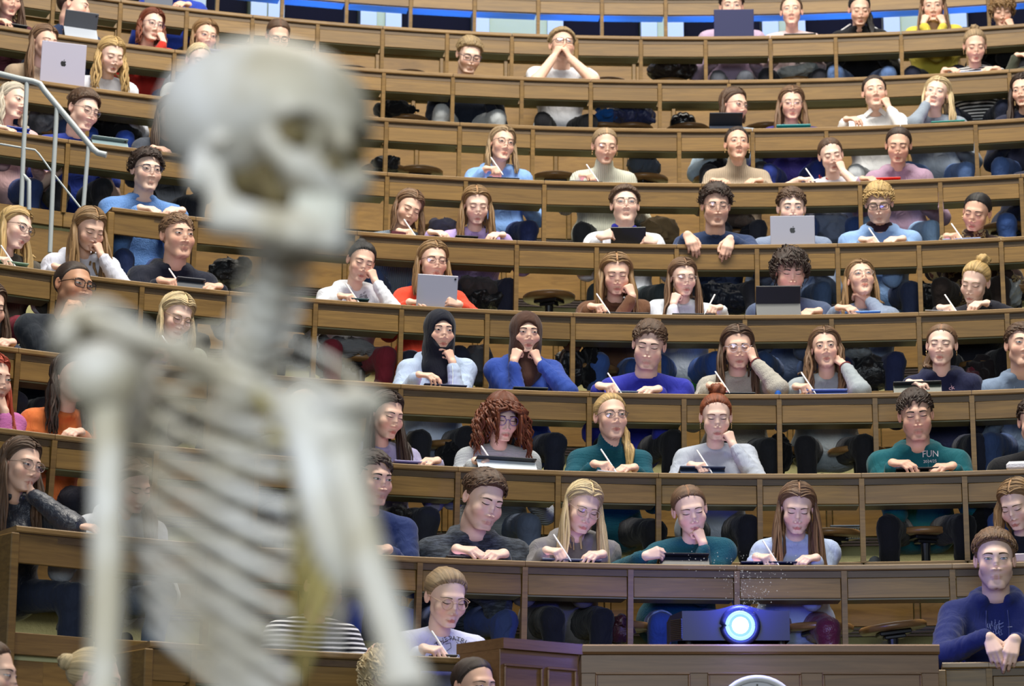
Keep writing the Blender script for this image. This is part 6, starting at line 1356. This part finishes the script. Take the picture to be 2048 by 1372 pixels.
bl = bpy.data.lights.new('added_flare_fill', 'POINT'); bl.energy = 2.2; bl.color = (.10, .16, 1.0); bl.shadow_soft_size = .04; bo = bpy.data.objects.new('added_flare_fill', bl); COL.objects.link(bo); bo.location = (pA[0]+lensx, YL-.07, zt+lz)  # added lamp before the lens, imitates the flare on the projector front
bl = bpy.data.lights.new('projector_beam', 'SPOT'); bl.energy = 60; bl.color = (.35, .45, 1.0); bl.spot_size = .8; bl.spot_blend = .6; bl.shadow_soft_size = .03; bo = bpy.data.objects.new('projector_beam', bl); COL.objects.link(bo); bo.location = (pA[0]+lensx, YL-.02, zt+lz); bo.rotation_euler = (PI/2+.45, 0, PI)
# dust drifting in the beam above the lens
mb = MB(); rd = random.Random(3); oc = np.array([[1, 0, 0], [-1, 0, 0], [0, 1, 0], [0, -1, 0], [0, 0, 1], [0, 0, -1]], float); ot = [[0, 2, 4], [2, 1, 4], [1, 3, 4], [3, 0, 4], [2, 0, 5], [1, 2, 5], [3, 1, 5], [0, 3, 5]]
for i in range(260):
    d = rd.random(); x = 1478+rd.gauss(20, 10+55*d)*1.0; y = 1222-d*115+rd.gauss(0, 8); p = pl(x, y, YL-.12-.25*rd.random()-.2*d); mb.add(p+oc*rd.choice((.0009, .0012, .0016, .0022)), (), ot)
o = mb.build('dust', plain('dust_white', (.9, .9, .95), .6)); tag(o, 'white dust specks drifting in the projector beam', 'dust', None, 'stuff')

# ------------------------------------------------------------------ the anatomical skeleton close to the camera
YS = 1.93
M_bone = NT('bone'); v = M_bone.coords('Object'); nb = M_bone.noise(v, 9, 4, .6); nb2 = M_bone.noise(v, 26, 3)
rb = M_bone.n('ShaderNodeValToRGB'); rb.color_ramp.elements[0].position = .38; rb.color_ramp.elements[1].position = .66; rb.color_ramp.elements[0].color = (.42, .36, .25, 1); rb.color_ramp.elements[1].color = (.72, .70, .68, 1); M_bone.l(nb, rb.inputs[0])
M_bone.base(M_bone.mix(M_bone.math('MULTIPLY', nb2, .35), rb.outputs[0], (.66, .62, .54))); M_bone.set(Roughness=.5); M_bone = M_bone.m
M_cart = plain('cartilage', (.34, .27, .09), .6); M_hollow_shade = plain('hollow_shade', (.16, .12, .05), .8); M_tooth = plain('tooth', (.70, .67, .58), .35)  # the dark bone tone paints the shade of the skull's hollows
sk = empty('skeleton', Matrix.Translation(Vector(pl(480, 900, YS)))); tag(sk, 'pale anatomical skeleton standing blurred close to the viewer', 'skeleton'); SI = sk.matrix_world.inverted()
def S3(x, y, dy=0.0): return pl(x, y, YS+dy)
# skull, built in its own frame then turned to image right
sc_ = np.array([.99, .97, .81]); Rk = rotM(50, 6, 0); C0 = S3(540, 292, .02)
def skull_pt(p): return C0+(np.array(p)*sc_) @ Rk.T
def bone_mesh(name, fn, lo, hi, h, Mfn, mat=M_bone, par=sk):
    G = grid(lo, hi, h); V, Q = nets(fn(G), lo, h); o = link(name, mesh(name, Mfn(V), Q), mat, par); o.matrix_local = SI if par is sk else Matrix(); return o
def f_skull(P):
    x, y, z = P; Qa = (np.abs(x), y, z)
    d = ell(P, (0, .020, .034), (.074, .096, .078)); d = smin(d, ell(P, (0, -.035, .035), (.055, .045, .045)), .03)
    d = smin(d, cap(Qa, (0, -.080, .014), (.040, -.066, .014), .011), .012)
    d = smin(d, cap(Qa, (.050, -.055, -.020), (.034, -.072, -.040), .012), .012); d = smin(d, cap(Qa, (.052, -.052, -.018), (.064, .0, -.016), .0065), .008)
    d = smin(d, cap(P, (0, -.082, .004), (0, -.090, -.012), .007), .008); d = smin(d, ell(P, (0, -.060, -.050), (.030, .034, .022)), .016); d = smin(d, cap(Qa, (.024, -.055, -.015), (.018, -.070, -.045), .016), .012)
    d = smin(d, ell(Qa, (.052, .02, -.040), (.014, .016, .022)), .012)
    d = smax(d, -ell(Qa, (.0335, -.085, -.004), (.0205, .034, .0190)), .006); d = smax(d, -ell(P, (0, -.095, -.030), (.0125, .024, .0165)), .005)
    d = smax(d, -ell(Qa, (.058, -.030, -.030), (.0085, .026, .022)), .008); return d
bone_mesh('skull', f_skull, (-.10, -.12, -.085), (.10, .14, .135), .0042, skull_pt)
for sd in (-1, 1): bone_mesh('eye_socket', lambda P, sd=sd: ell(P, (sd*.0325, -.062, -.006), (.0165, .012, .0145)), (sd*.0325-.025, -.09, -.03), (sd*.0325+.025, -.04, .02), .004, skull_pt, M_hollow_shade)
bone_mesh('nasal_cavity', lambda P: ell(P, (0, -.076, -.030), (.010, .010, .013)), (-.02, -.10, -.05), (.02, -.055, -.01), .004, skull_pt, M_hollow_shade)
def f_jaw(P):
    Qa = (np.abs(P[0]), P[1], P[2]); d = cap(Qa, (0, -.080, -.106), (.022, -.068, -.104), .0125); d = smin(d, cap(Qa, (.022, -.068, -.104), (.047, -.004, -.090), .0125, .011), .01)
    d = smin(d, cap(Qa, (.047, -.004, -.090), (.052, .006, -.035), .013, .008), .01); d = smin(d, cap(Qa, (0, -.080, -.092), (.024, -.064, -.088), .0095), .012); return smin(d, cap(Qa, (.024, -.064, -.090), (.049, -.006, -.074), .0085), .012)
bone_mesh('mandible', f_jaw, (-.08, -.11, -.13), (.08, .04, -.01), .0042, skull_pt)
bone_mesh('skull_base', lambda P: smin(cap((np.abs(P[0]), P[1], P[2]), (.026, -.035, -.035), (.022, -.040, -.062), .014), ell(P, (0, .0, -.045), (.035, .035, .022)), .02), (-.06, -.08, -.10), (.06, .06, .0), .0045, skull_pt, M_hollow_shade)
for up, z_ in ((1, -.068), (0, -.082)):
    for i in range(12):
        a = math.radians(-72+144*i/11); c = np.array([.026*math.sin(a), -.056-.031*math.cos(a), z_]); o = MB().box((-.0034, -.003, -.007), (.0034, .003, .007), .0018).build('tooth', M_tooth, sk)
        o.matrix_local = SI @ Matrix.Translation(Vector(skull_pt(c))) @ Matrix(Rk.tolist()).to_4x4() @ Matrix.Rotation(a, 4, 'Z')
def bone(name, pts, r, flat=1.0, mat=M_bone, n=10):
    o = MB().tube(np.array(pts), r, n).build(name, mat, sk, None, True); o.matrix_local = SI; return o
def smooth(P, n=16):
    P = np.array(P, float); t = np.linspace(0, len(P)-1, n); i = np.clip(t.astype(int), 0, len(P)-2); u = (t-i)[:, None]; g = lambda k: P[np.clip(k, 0, len(P)-1)]
    p0, p1, p2, p3 = g(i-1), g(i), g(i+1), g(i+2); return .5*((2*p1)+(-p0+p2)*u+(2*p0-5*p1+4*p2-p3)*u*u+(-p0+3*p1-3*p2+p3)*u**3)
# spine
sp = smooth([S3(566, 440, .06), S3(552, 540, .05), S3(522, 640, .06), S3(488, 730, .09), S3(462, 860, .13), S3(452, 1010, .16), S3(462, 1180, .17), S3(490, 1372, .15), S3(510, 1500, .12)], 25)
for i in range(24):
    a, b = sp[i], sp[i+1]; d = nrm(b-a); r_ = .0135+.0006*i; L_ = np.linalg.norm(b-a)
    mb = MB().tube([a+d*L_*.08, a+d*L_*.2, a+d*L_*.7, a+d*L_*.82], [r_*.9, r_*1.05, r_*1.05, r_*.9], 12); m_ = (a+b)/2
    mb.tube([m_, m_+np.array([.012, .045, -.018])], [.006, .003], 6).tube([m_+np.array([-.030, .018, 0]), m_+np.array([.030, .010, 0])], [.0045, .0045], 6); o = mb.build('vertebra', M_bone, sk, None, True); o.matrix_local = SI
# ribs and breastbone; the chest is turned half right like the skull
stern = smooth([S3(598, 812, -.11), S3(610, 870, -.125), S3(634, 980, -.135), S3(664, 1100, -.14), S3(684, 1180, -.135)], 12)
bone('sternum', stern, np.array([.024, .027, .020, .016, .015, .015, .016, .016, .016, .013, .010, .006]), n=12)
for i in range(11):
    y = 700+54*i; xl = 322-58*(min(i, 5)/5)**.6+max(0, i-7)*10; q = sp[np.argmin(np.abs(proj(sp)[1]-(y-20)))]
    f_ = (.50, .70, .86, .95)[i] if i < 4 else 1.0; L = [q, S3(xl+100, y-40, .10), S3(xl+6, y-6, .055), S3(xl+44, y+40, -.02), S3(xl+60+95*f_, y+42+f_*(44+5*i), -.08), S3(xl+60+180*f_, y+42+f_*(70+9*i), -.11), S3(xl+60+258*f_, y+42+f_*(84+13*i), -.125)]
    bone('rib', smooth(L, 22), np.interp(np.linspace(0, 1, 22), [0, .15, .6, 1], [.0034, .0040, .0052, .0046]), n=8)
    if i < 9:
        e = L[-1]; t_ = stern[min(1+i, 10)]; bone('costal_cartilage', smooth([e, (e+t_)/2+np.array([0, -.006, -.010]), t_], 8), .0042, mat=M_cart, n=8)
    if i < 9:
        L2 = [q, S3(575, y-16, .12), S3(672, y+30, .07), S3(716-4*i, y+90, -.01), S3(690-3*i, y+140, -.08), S3(652+2*i, y+150, -.12)]
        bone('rib', smooth(L2, 20), np.interp(np.linspace(0, 1, 20), [0, .15, .6, 1], [.0035, .0042, .0045, .0040]), n=8)
# shoulders and arms
shL, shR = S3(196, 752, -.02), S3(640, 868, -.10)
bone('clavicle', smooth([S3(560, 800, -.09), S3(470, 752, -.10), S3(360, 700, -.05), S3(250, 664, -.02), S3(180, 640, 0)], 14), .0085)
bone('clavicle', smooth([S3(590, 806, -.10), S3(640, 812, -.13), S3(700, 806, -.14), S3(742, 800, -.13)], 12), .0085)
def scap(name, P3, r_):
    mb = MB()
    for a, b, ra, rb_ in P3: mb.tube(smooth([a, (a+b)/2, b], 6), np.linspace(ra, rb_, 6), 10)
    o = mb.build(name, M_bone, sk, None, True); o.matrix_local = SI
def blade(name, A, B, C_, th=.006):
    n = (np.cross(np.array(B)-A, np.array(C_)-A)); n = nrm(n); mb = MB(); pts = [A, B, C_]; V = [p+n*th for p in pts]+[p-n*th for p in pts]
    mb.add(V, [[0, 1, 4, 3], [1, 2, 5, 4], [2, 0, 3, 5]], [[0, 1, 2], [3, 5, 4]]).tube([A, B], .009, 8).tube([B, C_], .008, 8).tube([C_, A], .007, 8); o = mb.build(name, M_bone, sk); o.matrix_local = SI
blade('scapula', S3(150, 620, .02), S3(300, 720, .10), S3(215, 1010, .10)); blade('scapula', S3(720, 820, -.04), S3(600, 830, .12), S3(640, 1060, .10))
bone('acromion', smooth([S3(300, 690, .08), S3(215, 625, .03), S3(140, 640, -.01), S3(128, 690, -.03)], 10), .011)
bone('acromion', smooth([S3(620, 840, .08), S3(700, 800, .0), S3(745, 806, -.08)], 8), .010)
bone('humerus', smooth([S3(208, 760, -.02), S3(214, 830, -.02), S3(216, 1000, -.03), S3(213, 1200, -.04), S3(208, 1372, -.05), S3(205, 1440, -.05)], 22), np.interp(np.linspace(0, 1, 22), [0, .08, .2, .8, 1], [.026, .023, .0145, .0125, .022]), n=14)
def f_ball(c, r_): return lambda P: ell(P, c, (r_, r_, r_))
for nm, c, r_ in (('humeral_head', S3(202, 756, -.02), .031), ('humeral_head', S3(662, 876, -.11), .030)):
    bone_mesh(nm, lambda P, c=c, r_=r_: ell(P, c, (r_, r_, r_*.95)), c-.045, c+.045, .005, lambda V: V)
bone('humerus', smooth([S3(664, 880, -.11), S3(690, 950, -.12), S3(722, 1060, -.13), S3(752, 1170, -.14), S3(790, 1290, -.16), S3(815, 1400, -.18)], 20), np.interp(np.linspace(0, 1, 20), [0, .1, .25, .8, 1], [.026, .022, .0155, .0135, .022]), n=14)
